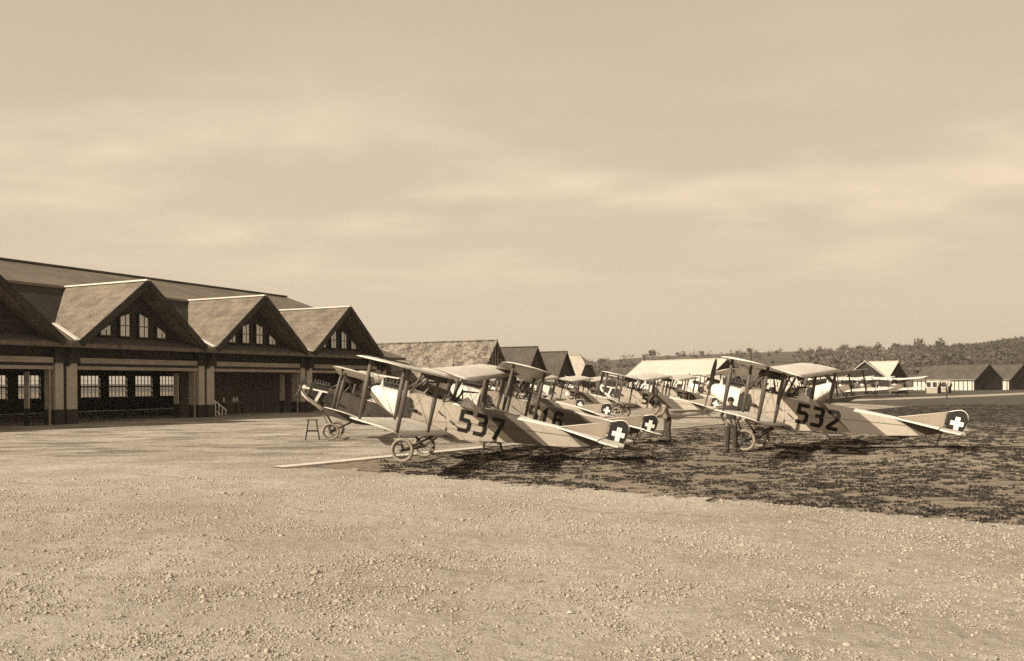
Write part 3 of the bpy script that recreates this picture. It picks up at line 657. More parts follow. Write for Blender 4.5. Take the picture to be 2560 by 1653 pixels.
for sg in (-1, 1):
    PM['rad%d' % sg] = MB().prism([(x, sg * .386, z) for x, z in ((.22, .95), (.30, .84), (.52, .82), (.58, 1.0), (.58, 1.34), (.48, 1.44), (.28, 1.42), (.2, 1.25))], (0, sg * .07, 0)).mesh('radiator', M['engine'])
    PM['exh%d' % sg] = MB().tube([(.24, sg * .43, 1.13), (-.02, sg * .47, 1.10)], .045, 8).mesh('exhaust_pipe', M['engine'])
PM['deck'] = MB().add([(x, y * halfw(x) * 1.01, ztop(x) + .13 * min(1, halfw(x) / .38) * c + .006) for x in (-2.86, -3.2, -3.6, -4.02) for y, c in ((-1, 0), (-.72, .62), (0, 1), (.72, .62), (1, 0))], [(i * 5 + k, i * 5 + k + 1, i * 5 + k + 6, i * 5 + k + 5) for i in range(3) for k in range(4)]).mesh('rear_deck', M['linen'])
def rotx(a): return Matrix.Rotation(a, 4, 'X')
pb = MB()
for sg in (-1, 1):
    ring = []
    for r, w_, tw in ((.06, .05, .9), (.25, .075, .75), (.55, .105, .5), (.85, .095, .36), (1.03, .05, .3)):
        ring.append([(w_ * math.sin(tw) * q * 1.0, sg * w_ * math.cos(tw) * q, sg * r) for q in (-1, 1)] + [(.03 + 0, 0, sg * r)])
    v = [p for q in ring for p in q]; f = [(i * 3 + k, i * 3 + (k + 1) % 3, i * 3 + 3 + (k + 1) % 3, i * 3 + 3 + k) for i in range(4) for k in range(3)] + [(0, 1, 2), (12, 13, 14)]
    pb.add(v, f, 0, False)
pb.tube([(-.06, 0, 0), (.07, 0, 0)], .09, 12)
PM['propeller'] = pb.mesh('propeller', M['prop'])
def aero(c, th, cam, n=7):
    up = [(t, cam * 4 * t * (1 - t) * (1.25 - .5 * t) + th * math.sqrt(max(t, 0)) * (1 - t) * 1.6) for t in np.linspace(0, 1, n) ** 1.5]
    lo = [(t, cam * 4 * t * (1 - t) * .8) for t in (np.linspace(0, 1, n) ** 1.5)[::-1][1:-1]]
    return [(-t * c, z) for t, z in up + lo]
def wing(sg, y0, y1, zf, xle, chord, sweep, cut=0, dih_inc=.0):
    b = MB(); nr = 17; ys_ = []
    for k in range(nr):
        ys_.append(y0 + (y1 - .5 - y0) * k / (nr - 1))
    secs = [(y, 1, 0, 1.0 if k % 2 == 0 else .84) for k, y in enumerate(ys_)]
    secs += [(y1 - .28, .95, .05, .95), (y1 - .12, .84, .16, .8), (y1 - .03, .66, .33, .6), (y1 + .02, .44, .53, .35)]
    v = []; n = None
    for y, cs, off, sag in secs:
        pr = aero(chord * cs, .05 * (.4 + .6 * sag), .045 * sag); n = len(pr); z0 = zf(y); x0 = xle - sweep * y - off * chord
        for x, z in pr: v.append((x0 + x, sg * y, z0 + z - dih_inc * -x))
    m = len(secs); f = [(i * n + k, i * n + (k + 1) % n, (i + 1) * n + (k + 1) % n, (i + 1) * n + k) for i in range(m - 1) for k in range(n)] + [tuple(range(n)), tuple((m - 1) * n + k for k in range(n))]
    return b.add(v, f, 0, True)
ZU = lambda y: 2.23 + .065 * abs(y); ZL = lambda y: .80 + .062 * abs(y)
XLU, XLL, CH, SW = .40, .34, 1.5, .058
for sg, nm in ((1, 'port'), (-1, 'star')):
    PM['uw' + nm] = wing(sg, .45, 5.5, ZU, XLU, CH, SW, 0, .02).mesh('upper_wing', M['linen'])
    PM['lw' + nm] = wing(sg, .40, 5.2, ZL, XLL, CH, SW, 0, .07).mesh('lower_wing', M['linen'])
cs_ = MB(); pr = aero(1.15, .05, .045); n_ = len(pr)
cs_.add([(XLU + x, y, ZU(.44) + z) for y in (-.44, 0, .44) for x, z in pr], [(i * n_ + k, i * n_ + (k + 1) % n_, (i + 1) * n_ + (k + 1) % n_, (i + 1) * n_ + k) for i in range(2) for k in range(n_)] + [tuple(range(n_)), tuple(2 * n_ + k for k in range(n_))], 0, True)
PM['center'] = cs_.mesh('center_section', M['linen'])
ct = MB(); ct.tube([(.15, 0, ZU(.4) - .10), (-.55, 0, ZU(.4) - .10)], [.13, .13], 12); ct.tube([(.1, -.3, ZU(.4) - .07), (.1, .3, ZU(.4) - .07)], .03, 6)
PM['tank'] = ct.mesh('gravity_tank', M['metal_dark'])
STR = {}
def strut_mesh(x, y, sg):
    xt = x + .035 - SW * y; xb = x - SW * y
    return MB().tube([(xb, sg * y, ZL(y) + .03 + .07 * (x - .34)), (xb + (xt - xb) * .5, sg * y, (ZL(y) + ZU(y)) / 2), (xt, sg * y, ZU(y) + .02 + .02 * (x - .4))], [.038, .064, .038], 8, flat=.55).mesh('strut', M['wood_strut'])
for y in (2.35, 4.95):
    for sg in (-1, 1):
        for x in (.0, -.97): STR[(x, y, sg)] = strut_mesh(x, y, sg)
CAB = []
for sg in (-1, 1):
    CAB.append(MB().tube([(.35, sg * .33, 1.55), (.05, sg * .42, ZU(.4) - .01)], .035, 8, flat=.6).mesh('cabane_strut', M['wood_strut']))
    CAB.append(MB().tube([(-.68, sg * .36, 1.55), (-.85, sg * .43, ZU(.4) - .01)], .035, 8, flat=.6).mesh('cabane_strut', M['wood_strut']))
CAB.append(MB().tube([(.6, .22, 1.55), (-.1, .30, ZU(.4) - .03)], .03, 8).mesh('cabane_strut', M['wood_strut']))
CAB.append(MB().tube([(.6, -.22, 1.55), (-.1, -.30, ZU(.4) - .03)], .03, 8).mesh('cabane_strut', M['wood_strut']))
rg = MB()
def wire(p, q): rg.tube([p, q], .0055, 3, caps=False, smooth=False)
for sg in (-1, 1):
    for x in (0, -.97):
        P = lambda y, up: (x - SW * y + (.035 if up else 0), sg * y, (ZU(y) + .02) if up else (ZL(y) + .04))
        wire(P(2.35, 0), P(4.95, 1)); wire(P(2.35, 1), P(4.95, 0)); wire((x, sg * .4, .85), P(2.35, 1)); wire((x, sg * .42, 2.2), P(2.35, 0))
    for y in (2.35, 4.95):
        wire((-SW * y, sg * y, ZL(y) + .04), (-.97 - SW * y, sg * y, ZU(y))); wire((-.97 - SW * y, sg * y, ZL(y) + .04), (-SW * y, sg * y, ZU(y)))
    wire((-1.2, sg * .4, 1.1), (-5.2, sg * .1, 1.58)); wire((-5.3, 0, 2.05), (-5.4, sg * 1.1, 1.64))
PM['rigging'] = rg.mesh('rigging', M['wire'])
# undercarriage
def legs(sg): return [MB().tube([(.62, sg * .34, .66), (.03, sg * .78, .02)], .038, 8, flat=.6).mesh('undercarriage_strut', M['wood_strut']), MB().tube([(-.62, sg * .36, .54), (-.03, sg * .78, .02)], .038, 8, flat=.6).mesh('undercarriage_strut', M['wood_strut'])]
PM['legs'] = legs(1) + legs(-1)
PM['axle'] = MB().tube([(0, -.98, 0), (0, .98, 0)], .03, 8).bar((.0, -.78, -.0), (0, .78, -.0), .14, .05).mesh('axle', M['metal_dark'])
wy = .9
PM['tyre'] = MB().torus((0, 0, 0), (0, 1, 0), .298, .046, 32, 10).mesh('tyre', M['tyre'])
PM['rim'] = MB().torus((0, 0, 0), (0, 1, 0), .248, .016, 28, 6).mesh('rim', M['metal_dark'])
sp_ = MB().tube([(0, -.09, 0), (0, .09, 0)], .05, 10)
for k in range(14):
    a = 2 * math.pi * k / 14; s_ = .06 if k % 2 else -.06; sp_.tube([(.035 * math.cos(a + .5), s_, .035 * math.sin(a + .5)), (.245 * math.cos(a), 0, .245 * math.sin(a))], .005, 3, caps=False)
PM['hub'] = sp_.mesh('spoked_hub', M['metal_dark'])
# tail
def poly_slab(pts, th): return MB().prism([(x, -th / 2, z) for x, z in pts], (0, th, 0))
PM['fin'] = poly_slab([(-3.95, 1.61), (-5.34, 2.10), (-5.31, 1.64)], .035).mesh('fin', M['linen_dim'])
rud = [(-5.37, 1.60), (-5.37, 2.11), (-5.55, 2.19), (-5.68, 2.225), (-5.78, 2.20), (-5.86, 2.12), (-5.895, 2.0), (-5.895, 1.86), (-5.87, 1.72), (-5.81, 1.57), (-5.6, 1.55)]
PM['rudder'] = poly_slab(rud, .045).mesh('rudder', M['paint_red'])
PM['rudder_rim'] = MB().tube([(x, 0, z) for x, z in rud[1:10]], .022, 6).mesh('rudder_rim', M['paint_white'])
PM['fin_edge'] = MB().tube([(-3.95, 0, 1.61), (-5.36, 0, 2.11)], .016, 6).mesh('fin_edge', M['linen'])
cx_, cz_, a_, t_ = -5.64, 1.83, .19, .065
cr_ = [(cx_ - t_, cz_ - a_), (cx_ + t_, cz_ - a_), (cx_ + t_, cz_ - t_), (cx_ + a_ * .92, cz_ - t_), (cx_ + a_ * .92, cz_ + t_), (cx_ + t_, cz_ + t_), (cx_ + t_, cz_ + a_), (cx_ - t_, cz_ + a_), (cx_ - t_, cz_ + t_), (cx_ - a_ * .92, cz_ + t_), (cx_ - a_ * .92, cz_ - t_), (cx_ - t_, cz_ - t_)]
PM['cross'] = poly_slab(cr_, .056).mesh('white_cross', M['paint_white'])
def flat_slab(pts, z, th, up=0): return MB().prism([(x, y, z - th / 2 + abs(y) * up) for x, y in pts], (0, 0, th))
for sg in (-1, 1):
    PM['tp%d' % sg] = flat_slab([(-3.98, sg * .17), (-4.6, sg * .62), (-5.28, sg * 1.22), (-5.28, sg * .06), (-4.5, sg * .12)], 1.62, .045, .02).mesh('tailplane', M['linen'])
    PM['el%d' % sg] = flat_slab([(-5.31, sg * .09), (-5.31, sg * 1.24), (-5.55, sg * 1.38), (-5.85, sg * 1.36), (-5.97, sg * 1.2), (-5.9, sg * .35), (-5.7, sg * .12)], 1.615, .04, .01).mesh('elevator', M['linen'])
PM['skid'] = MB().tube([(-4.9, 0, 1.28), (-5.2, 0, 1.12), (-5.5, 0, 1.03)], [.03, .03, .025], 8).tube([(-5.3, 0, 1.5), (-5.25, 0, 1.1)], .02, 6).mesh('tail_skid', M['metal_dark'])
PM['headrest'] = MB().add([(-.95, -.2, 1.58), (-.95, .2, 1.58), (-1.24, 0, 1.80), (-1.62, -.16, 1.58), (-1.62, .16, 1.58), (-.95, .37, 1.53), (-1.6, .36, 1.53)], [(0, 1, 2), (1, 4, 2), (4, 3, 2), (3, 0, 2), (1, 5, 6, 4)]).mesh('headrest', M['cowl'])
PM['headrest'] = MB().add([(-1.22, .35, 1.545), (-1.60, .345, 1.535), (-.93, .37, 1.53), (-1.24, .06, 1.80), (-1.24, -.06, 1.80), (-1.22, -.35, 1.545), (-1.6, -.345, 1.535), (-.93, -.37, 1.53)],
    [(2, 0, 3), (0, 1, 3), (7, 4, 5), (5, 4, 6), (2, 3, 4, 7), (1, 6, 4, 3)]).mesh('headrest', M['cowl'])
ws = MB(); ws.add([(-.02, -.2, 1.63), (-.02, .2, 1.63), (-.12, .15, 1.86), (-.12, -.15, 1.86)], [(0, 1, 2, 3)]); ws.prism([(-.02, -.2, 1.63), (-.02, .2, 1.63), (-.12, .15, 1.86), (-.12, -.15, 1.86)], (.012, 0, .004))
PM['windscreen'] = ws.mesh('windscreen', M['linen'])
gn = MB().torus((-1.0, 0, 1.68), (0, 0, 1), .26, .022, 20, 6); gn.tube([(-1.0, .2, 1.7), (-1.15, .2, 1.95), (-1.6, .22, 2.02)], [.03, .035, .018], 6); gn.tube([(-1.05, -.2, 1.7), (-1.05, 0, 1.98), (-1.05, .2, 1.7)], .02, 6)
PM['gun'] = gn.mesh('gun_ring', M['metal_dark'])
stp = MB().span((-.96, .385, .62), (-.92, .40, .86)).span((-1.2, .385, .6), (-.92, .41, .625)); stp.bar((-.62, .39, 1.25), (-.78, .47, 1.17), .03, .03); stp.bar((-1.0, .39, 1.08), (-1.16, .47, 1.0), .03, .03)
PM['step'] = stp.mesh('footstep', M['metal_dark'])
DIG = {'5': [[(.95, .925), (.12, .925), (.12, .55), (.70, .55), (.84, .44), (.84, .20), (.70, .075), (.0, .075)]],
       '3': [[(.02, .925), (.68, .925), (.82, .82), (.82, .66), (.68, .545), (.25, .545)], [(.62, .535), (.68, .535), (.84, .42), (.84, .19), (.70, .075), (.0, .075)]],
       '7': [[(.0, .925), (.86, .925), (.80, .70), (.42, .0)]],
       '2': [[(.02, .80), (.16, .925), (.70, .925), (.84, .80), (.84, .66), (.74, .52), (.30, .24), (.16, .10), (.20, .075), (.98, .075)]],
       '1': [[(.12, .72), (.42, .925), (.42, .0)]],
       '6': [[(.84, .78), (.70, .925), (.26, .925), (.12, .80), (.12, .20), (.26, .075), (.70, .075), (.84, .20), (.84, .42), (.70, .53), (.21, .53)]],
       '0': [[(.48, .925), (.70, .925), (.84, .80), (.84, .20), (.70, .075), (.26, .075), (.12, .20), (.12, .80), (.26, .925), (.48, .925)]],
       '4': [[(.62, 1.0), (.08, .30), (.95, .30)], [(.70, .62), (.70, .0)]],
       '9': [[(.12, .22), (.26, .075), (.70, .075), (.84, .20), (.84, .80), (.70, .925), (.26, .925), (.12, .80), (.12, .58), (.26, .47), (.75, .47)]]}
DCACHE = {}
def digit_mesh(ch, x0, side, z0=.86, hh=.61, ww=.36, th=.185):
    key = (ch, round(x0, 3), side)
    if key in DCACHE: return DCACHE[key]
    b = MB(); dx = -1 if side > 0 else 1
    for si, pl in enumerate(DIG[ch]):
        P = [Vector((p[0] * ww, p[1] * hh)) for p in pl]; t = th * hh / 2; Lp, Rp = [], []; closed = (P[0] - P[-1]).length < 1e-6; n = len(P)
        for i, p in enumerate(P):
            a = P[i - 1] if i else (P[-2] if closed else None); c = P[i + 1] if i + 1 < n else (P[1] if closed else None)
            d1 = (p - a).normalized() if a is not None else None; d2 = (c - p).normalized() if c is not None else None
            d1 = d1 or d2; d2 = d2 or d1
            n1_ = Vector((-d1.y, d1.x)); n2_ = Vector((-d2.y, d2.x)); m_ = (n1_ + n2_).normalized(); k = t / max(.45, m_.dot(n1_)); Lp.append(p + m_ * k); Rp.append(p - m_ * k)
        v = []
        for q in Lp + Rp:
            x = x0 + dx * q.x; v.append((x, side * (halfw(x) + .008 + si * .001), z0 + q.y + (x + 1.9) * -.0))
        b.add(v, [(i, i + 1, n + i + 1, n + i) for i in range(n - 1)])
    DCACHE[key] = b.mesh('digit', M['paint_black']); return DCACHE[key]
def biplane(x, y, yaw, pitch, number, lab, nose='cowl', prop=.4, cover=False, cross=False, small=False, dark=False):
    root = empty('biplane', (x, y, gz(x, y)), math.pi - yaw, lab, 'biplane', 'parked military biplanes')
    B = Matrix.Translation((0, 0, .345 + .03)) @ Matrix.Rotation(-pitch, 4, 'Y')
    def P(key, name=None): return link(name or PM[key].name.split('.')[0], PM[key], root, B)
    P('fuselage_shaded' if dark else 'fuselage')
    for k in ('cockpit', 'engine_block', 'rad1', 'rad-1', 'exh1', 'exh-1', 'deck', 'uwport', 'uwstar', 'lwport', 'lwstar', 'center', 'tank', 'axle', 'fin', 'windscreen', 'headrest', 'skid', 'gun', 'footstep' if False else 'step'): P(k)
    if nose == 'cowl': P('cowling')
    else: P('keel'); P('big_engine')
    if cover: P('engine_cover')
    for m in STR.values(): link('strut', m, root, B)
    for m in CAB: link('cabane_strut', m, root, B)
    for m in PM['legs']: link('undercarriage_strut', m, root, B)
    if not small: P('rigging')
    for sg in (-1, 1):
        P('tp%d' % sg); P('el%d' % sg)
        wl = link('wheel', PM['tyre'], root, Matrix.Translation((0, sg * wy, .345 + .03)))
        link('rim', PM['rim'], wl); link('spoked_hub', PM['hub'], wl)
    rd_ = P('rudder'); link('rudder_rim', PM['rudder_rim'], rd_); link('white_cross', PM['cross'], rd_); P('fin_edge')
    link('propeller', PM['propeller'], root, B @ Matrix.Translation((1.72, 0, 1.34)) @ Matrix.Rotation(R(6), 4, 'Y') @ rotx(prop))
    xx = -1.27
    for side in (1, -1):
        seq = number if side > 0 else number[::-1]
        for i, ch in enumerate(seq):
            x0 = -1.27 - .455 * i
            if side < 0: x0 -= .36
            if ch != ' ': link('digit', digit_mesh(ch, x0, side), root, B)
    if cross:
        q = [(-.98 + (px - cx_) * .9, 1.2 + (pz - cz_) * 1.1) for px, pz in cr_]
        link('white_cross', MB().prism([(px, halfw(px) + .004, pz) for px, pz in q], (0, .008, 0)).mesh('white_cross', M['paint_white']), root, B)
    return root
biplane(-2.851, 24.825, .248, .241, '537', 'biplane numbered 537, nearest to the gravel', prop=1.45, cover=True)
biplane(7.774, 27.854, .53, .215, '532', 'biplane numbered 532, standing apart on the right', prop=.42)
biplane(-.95, 31.0, -.02, .265, '516', 'biplane numbered 516, partly hidden behind the nearest one', prop=.6)
biplane(-7.2, 34.6, -.08, .285, '   ', 'biplane with uncowled nose parked closest to the hangar', nose='open', prop=1.2, dark=True)
biplane(-.6, 47.5, .31, .25, '   ', 'biplane in the row whose cross-marked rudder shows right of the 516 fuselage', prop=.9)
biplane(-1.0, 60.5, .306, .25, '   ', 'biplane in the row whose rudder shows just above the 516 fuselage', prop=.3)
biplane(3.5, 71.5, .36, .22, '50 ', 'biplane with the digits 50 and a white cross on its side', prop=.2, cross=True)
biplane(6.85, 54.0, .44, .22, '54 ', 'biplane with the digits 54, one wheel standing clear', nose='open', prop=.45)
biplane(6.5, 85, .42, .22, '543', 'biplane numbered 543, far back in the middle of the row', prop=.7, small=True)
biplane(11.0, 64.5, .42, .215, '539', 'biplane numbered 539, last of the middle row on the right', prop=.5)
biplane(15.9, 45.4, R(-120), .2, '   ', 'biplane seen nose-on behind the 532 fuselage', prop=.9)
biplane(-2.6, 74, .31, .22, '   ', 'biplane at the left of the back rows, seen between the struts of 516', prop=.9, small=True)
biplane(9.6, 76.5, .42, .22, '   ', 'biplane half hidden behind the wings of the one with digits 54', prop=.6, small=True)
biplane(16.6, 74.5, .42, .22, '   ', 'biplane with its nose just left of the 532 propeller', prop=.3, small=True)
biplane(3.2, 96, .40, .22, '   ', 'biplane at the far left end of the back row, before the last barn', prop=.3, small=True)
biplane(44.0, 112, R(162), .2, '   ', 'distant biplane left of the two that face the barracks', prop=1.0, small=True)
biplane(51.3, 123, R(160), .2, '   ', 'left one of two distant biplanes facing the barracks', prop=.4, small=True)
biplane(57.6, 127, R(158), .2, '   ', 'right one of two distant biplanes facing the barracks', prop=.8, small=True)
biplane(33.5, 95, R(165), .2, '   ', 'distant biplane beyond the 532 wing, under the canvas hangars', prop=.1, small=True)

# ------------------------------------------------------------------ stool and bench
s = empty('stool', (-7.95, 34.2, .03), .2, 'tall dark wooden stool under the uncowled nose', 'stool')
MB().span((-.22, -.14, .78), (.22, .14, .82)).build('top', M['timber_mid'], s)
for sx in (-1, 1):
    for sy in (-1, 1): MB().bar((sx * .15, sy * .1, .78), (sx * .27, sy * .17, 0), .045, .045).build('leg', M['timber_dark'], s)
for sy in (-1, 1): MB().bar((-.22, sy * .138, .36), (.22, sy * .138, .36), .03, .05).build('crossbar', M['timber_dark'], s)
s = empty('bench', (-.66, 28.3, .03), .1, 'low wooden trestle beneath the fuselage numbered 537', 'bench')
MB().span((-.34, -.12, .24), (.34, .12, .28)).build('top', M['timber_mid'], s)
for sx in (-1, 1):
    for sy in (-1, 1): MB().bar((sx * .26, sy * .08, .24), (sx * .31, sy * .11, 0), .04, .04).build('leg', M['timber_dark'], s)
MB().bar((-.27, 0, .12), (.27, 0, .12), .03, .03).build('crossbar', M['timber_dark'], s)

wb = empty('workbench', tuple(HA.matrix_basis @ Vector(hv(16.4, -3.2, .02))), HA.rotation_euler[2], 'dark workbench inside the open hangar bay behind the sun patch stand-in', 'workbench')
MB().span((-1.1, -.35, .86), (1.1, .35, .93)).build('top', M['timber_mid'], wb)
for sx in (-1, 1):
    for sy in (-1, 1): MB().span((sx * 1.0 - .05, sy * .28 - .05, 0), (sx * 1.0 + .05, sy * .28 + .05, .86)).build('leg', M['timber_dark'], wb)
cm = MB().tube([(0, 0, 0), (0, 0, .28), (0, 0, .34), (0, 0, .40)], [.1, .1, .045, .045], 10).mesh('canister', M['paint_white'])
for k, (du, lab) in enumerate(((-.75, 'pale canister standing apart at the left of the workbench'), (.3, 'middle pale canister on the workbench, one of a close pair'), (.62, 'right pale canister of the close pair on the workbench'))):
    q = tag(link('canister', cm), lab, 'canister', 'canisters on the workbench'); q.matrix_basis = HA.matrix_basis @ Matrix.Translation(hv(16.4 + du, -3.1, .95))
# white slats added in place of a sunlit window patch in the second bay
sr = tag(MB().build('sun_patch_slats', M['paint_white']), 'pale slatted stair rail inside the open hangar bay', 'sun patch stand-in') if False else empty('sun_patch_slats', tuple(HA.matrix_basis @ Vector(hv(12.6, -1.6, .02))), HA.rotation_euler[2], 'pale slatted stair rail inside the open hangar bay', 'sun patch stand-in')
for k in range(6): MB().span((.34 * k - .04, -.03, 0), (.34 * k + .04, .03, 1.5 - .22 * k)).build('patch_slat', M['paint_white'], sr)
MB().bar((-.1, 0, 1.56), (1.8, 0, .36), .07, .09).build('patch_top_bar', M['paint_white'], sr)
MB().bar((-.1, 0, .75), (1.2, 0, .08), .05, .07).build('patch_low_bar', M['paint_white'], sr)

# ------------------------------------------------------------------ people
def skin_body(V, E, Rd, root):
    me = bpy.data.meshes.new('body'); me.from_pydata([tuple(v) for v in V], E, []); o = bpy.data.objects.new('body', me); col.objects.link(o)
    sk = o.modifiers.new('skin', 'SKIN'); ss = o.modifiers.new('sub', 'SUBSURF'); ss.levels = 2; ss.render_levels = 2; sk.use_smooth_shade = True
    for i, r in enumerate(Rd):
        d = me.skin_vertices[0].data[i]; d.radius = r if isinstance(r, tuple) else (r, r); d.use_root = (i == root)
    dg = bpy.context.evaluated_depsgraph_get(); dg.update(); m2 = bpy.data.meshes.new_from_object(o.evaluated_get(dg)); bpy.data.objects.remove(o); return m2
def person(loc, rz, lab, J, top, legs_m, sit=False, cap=True):
    """J: dict of joints (x right of the figure, y forward = -y facing the viewer when rz=0, z up)"""
    root = empty('person', loc, rz, lab, 'person')
    names = ['pelvis', 'waist', 'chest', 'neck', 'chin', 'head', 'crown']
    V = [J[n] for n in names]; E = [(i, i + 1) for i in range(6)]; Rd = [(.155, .12), (.145, .11), (.175, .125), .06, .07, (.082, .1), .062]
    def add(p, r, frm): V.append(p); Rd.append(r); E.append((frm, len(V) - 1)); return len(V) - 1
    for sx in ('l', 'r'):
        i = add(J['sh' + sx], .075, 2); i = add(J['el' + sx], .052, i); i = add(J['wr' + sx], .036, i); h = add(J['ha' + sx], (.042, .03), i)
        if not sit:
            i = add(J['hip' + sx], .115, 0); i = add(J['kn' + sx], .092, i); i = add(J['an' + sx], .07, i); add(J['to' + sx], (.045, .04), i)
    me = skin_body(V, E, Rd, 0)
    # fingers: four unequal and a thumb per hand, rooted inside the palm
    fb = MB()
    for sx in ('l', 'r'):
        wv, hv_ = Vector(J['wr' + sx]), Vector(J['ha' + sx]); d = (hv_ - wv).normalized(); s_ = d.cross(Vector((0, 1, .2))).normalized(); c = s_.cross(d)
        for k, ln in enumerate((.07, .08, .075, .055)):
            p = hv_ + s_ * (k - 1.5) * .019; fb.tube([p, p + d * ln * .55 + c * .008, p + d * ln * .95 + c * .03], [.0095, .009, .007], 6)
        p = wv + d * .03; fb.tube([p, p + s_ * .04 + d * .03, p + s_ * .045 + d * .065], [.012, .011, .008], 6)
    fm = fb.mesh('fingers', M['skin'])
    bm = bmesh.new(); bm.from_mesh(me); bm.from_mesh(fm); bm.to_mesh(me); bm.free()
    for m in (M['skin'], top, legs_m): me.materials.append(m)
    zc = J['neck'][2] - .02; hip = Vector(J['pelvis']); wl, wr_ = Vector(J['wrl']), Vector(J['wrr']); hands = [Vector(J['hal']), Vector(J['har'])]; wrs = [wl, wr_]
    nk = Vector(J['neck']); hd = (Vector(J['crown']) - nk).normalized(); ch_ = Vector(J['chest']); bd = (ch_ - hip).normalized()
    for p in me.polygons:
        c = p.center; m = 1
        if (c - nk).dot(hd) > .01: m = 0
        elif any((c - h).length < .12 and (c - h).length < (c - w2).length + .02 for h, w2 in zip(hands, wrs)): m = 0
        elif not sit and (c - hip).dot(bd) < .04 and min(math.hypot(c.x - V[0][0], c.y - V[0][1]), 9) < .6 and c.z < hip.z + .06 and all((c - h).length > .16 for h in hands): m = 2
        p.material_index = m; p.use_smooth = True
    bo = link('body', me, root)
    H_ = Vector(J['head']); f = Vector((0, -1, 0)); up = hd; f = (f - up * f.dot(up)).normalized(); s_ = up.cross(f)
    q = MB().tube([H_ + f * .09 + up * .02, H_ + f * .112 - up * .015, H_ + f * .09 - up * .03], [.008, .016, .01], 6); [q.tube([H_ + s_ * sg * .078 + up * .015, H_ + s_ * sg * .09 - up * .02], [.018, .013], 6) for sg in (-1, 1)]
    q.build('face', M['skin'], root)
    e = MB(); [e.tube([H_ + f * .088 + s_ * sg * .033 + up * .022, H_ + f * .099 + s_ * sg * .033 + up * .02], [.012, .01], 6) for sg in (-1, 1)]; e.tube([H_ + f * .083 + s_ * .025 - up * .062, H_ + f * .09 - up * .064, H_ + f * .083 - s_ * .025 - up * .062], .006, 5); e.build('eyes_and_mouth', M['hair'], root)
    hb = MB(); n = 12; rows = [(-.02, .098, .112), (.05, .102, .115), (.10, .088, .1), (.135, .05, .06), (.145, .01, .012)]; v = []; fs = []
    for z, a, b2 in rows:
        for k in range(n):
            t = 2 * math.pi * k / n; cf = math.cos(t); zz = z + (.05 if cf > .35 and z < 0 else 0)
            v.append(H_ + up * zz + f * (cf * b2 * (.9 if cf > 0 else 1.0) - .012) + s_ * math.sin(t) * a)
    fs = [(i * n + k, i * n + (k + 1) % n, (i + 1) * n + (k + 1) % n, (i + 1) * n + k) for i in range(4) for k in range(n)]
    hb.add(v, fs, 0, True).build('hair', M['hair'], root)
    if not sit:
        for sx in ('l', 'r'):
            a, t = Vector(J['an' + sx]), Vector(J['to' + sx]); d = (t - a); d.z = 0; d.normalize()
            MB().tube([a - d * .07 + Vector((0, 0, -.045)), a + Vector((0, 0, -.03)), a + d * .1 + Vector((0, 0, -.05)), a + d * .19 + Vector((0, 0, -.062))], [.04, .055, .045, .028], 10).build('boot', M['paint_black'], root)
    return root
stand = dict(pelvis=(0, 0, .92), waist=(0, .01, 1.1), chest=(0, .01, 1.33), neck=(0, 0, 1.47), chin=(0, -.015, 1.53), head=(0, -.02, 1.60), crown=(0, -.01, 1.665),
    shl=(.19, .01, 1.38), shr=(-.19, .01, 1.38), ell=(.33, .07, 1.15), elr=(-.30, .06, 1.13), wrl=(.2, -.06, .98), wrr=(-.2, -.08, .97), hal=(.15, -.12, .95), har=(-.15, -.13, .94),
    hipl=(.095, 0, .86), hipr=(-.095, 0, .86), knl=(.12, -.02, .48), knr=(-.11, -.02, .48), anl=(.13, .02, .09), anr=(-.12, .02, .09), tol=(.15, -.12, .045), tor=(-.14, -.12, .045))
person((6.90, 27.12, 0), -.25, 'man in dark clothes facing us beside the nose numbered 532', stand, M['cloth_dark'], M['cloth_dark'])
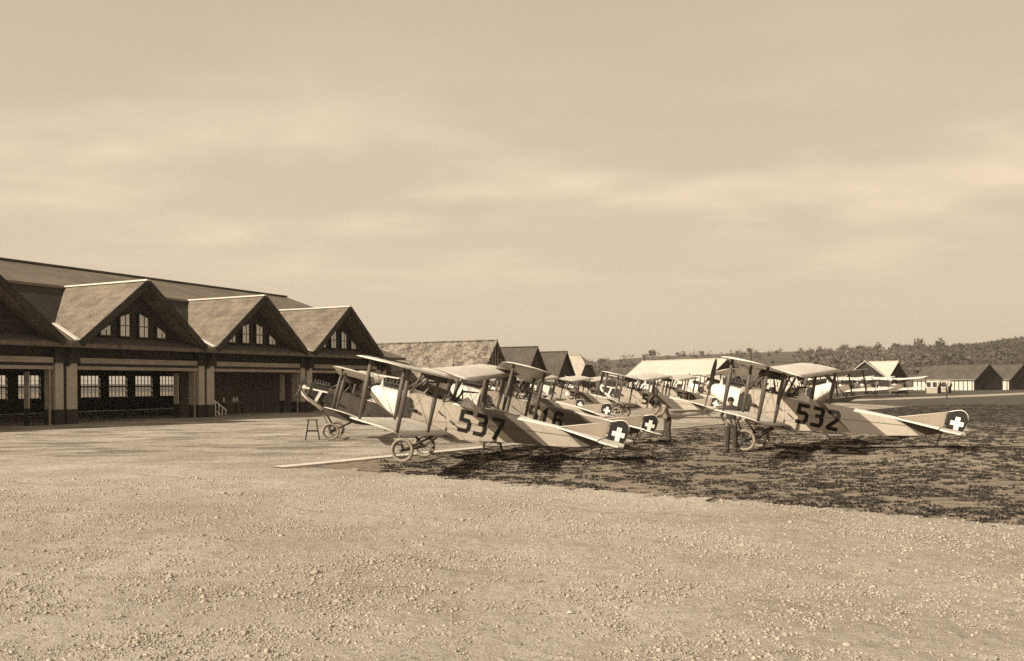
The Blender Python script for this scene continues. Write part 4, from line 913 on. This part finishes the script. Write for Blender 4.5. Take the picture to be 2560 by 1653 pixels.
bent = dict(pelvis=(0, .05, .90), waist=(0, -.02, 1.07), chest=(0, -.14, 1.27), neck=(0, -.25, 1.37), chin=(0, -.30, 1.39), head=(0, -.36, 1.42), crown=(0, -.41, 1.46),
    shl=(.19, -.17, 1.31), shr=(-.19, -.17, 1.31), ell=(.24, -.30, 1.07), elr=(-.24, -.30, 1.07), wrl=(.17, -.5, .98), wrr=(-.17, -.5, .98), hal=(.14, -.58, .97), har=(-.14, -.58, .97),
    hipl=(.095, .05, .84), hipr=(-.095, .05, .84), knl=(.11, .0, .47), knr=(-.10, .04, .47), anl=(.12, .05, .09), anr=(-.11, .12, .09), tol=(.13, -.09, .045), tor=(-.13, -.02, .045))
person((5.78, 32.2, 0), R(-68), 'man in pale shirt bending over the rudder numbered 516', bent, M['cloth_light'], M['cloth_mid'])
person((54.1, 107, 0), R(60), 'small dark figure walking in front of the white huts', stand, M['cloth_dark'], M['cloth_dark'])
# pilot in the forward cockpit of 532
yaw = .53; fwv = Vector((-math.cos(yaw), math.sin(yaw), 0)); ptv = Vector((-math.sin(yaw), -math.cos(yaw), 0)); pc = Vector((7.774, 27.854, 0)) + fwv * (-.38 * .977 - 1.3 * .213)
seat = dict(pelvis=(0, .05, .30), waist=(0, .05, .42), chest=(0, .03, .62), neck=(0, 0, .76), chin=(0, -.015, .81), head=(0, -.02, .88), crown=(0, -.01, .945),
    shl=(.18, .02, .66), shr=(-.18, .02, .66), ell=(.2, -.08, .48), elr=(-.2, -.08, .48), wrl=(.1, -.22, .45), wrr=(-.1, -.22, .45), hal=(.07, -.28, .46), har=(-.07, -.28, .46))
person((pc.x, pc.y, 1.02), math.atan2(fwv.y, fwv.x) + math.pi / 2, 'man sitting in the cockpit of the biplane numbered 532', seat, M['cloth_dark'], M['cloth_dark'], sit=True)

# ------------------------------------------------------------------ thin summer haze
hz = MB().box((0, 1500, 58), (15600, 15600, 122)).build('haze', [])
hm = bpy.data.materials.new('haze_air'); hm.use_nodes = True; t = hm.node_tree; t.nodes.clear()
o_ = t.nodes.new('ShaderNodeOutputMaterial'); pv = t.nodes.new('ShaderNodeVolumePrincipled'); pv.inputs['Color'].default_value = (.95, .90, .84, 1); pv.inputs['Density'].default_value = .0002; pv.inputs['Anisotropy'].default_value = .2
t.links.new(pv.outputs[0], o_.inputs['Volume']); hz.data.materials.append(hm)
tag(hz, 'thin pale haze over the airfield', kind='stuff')
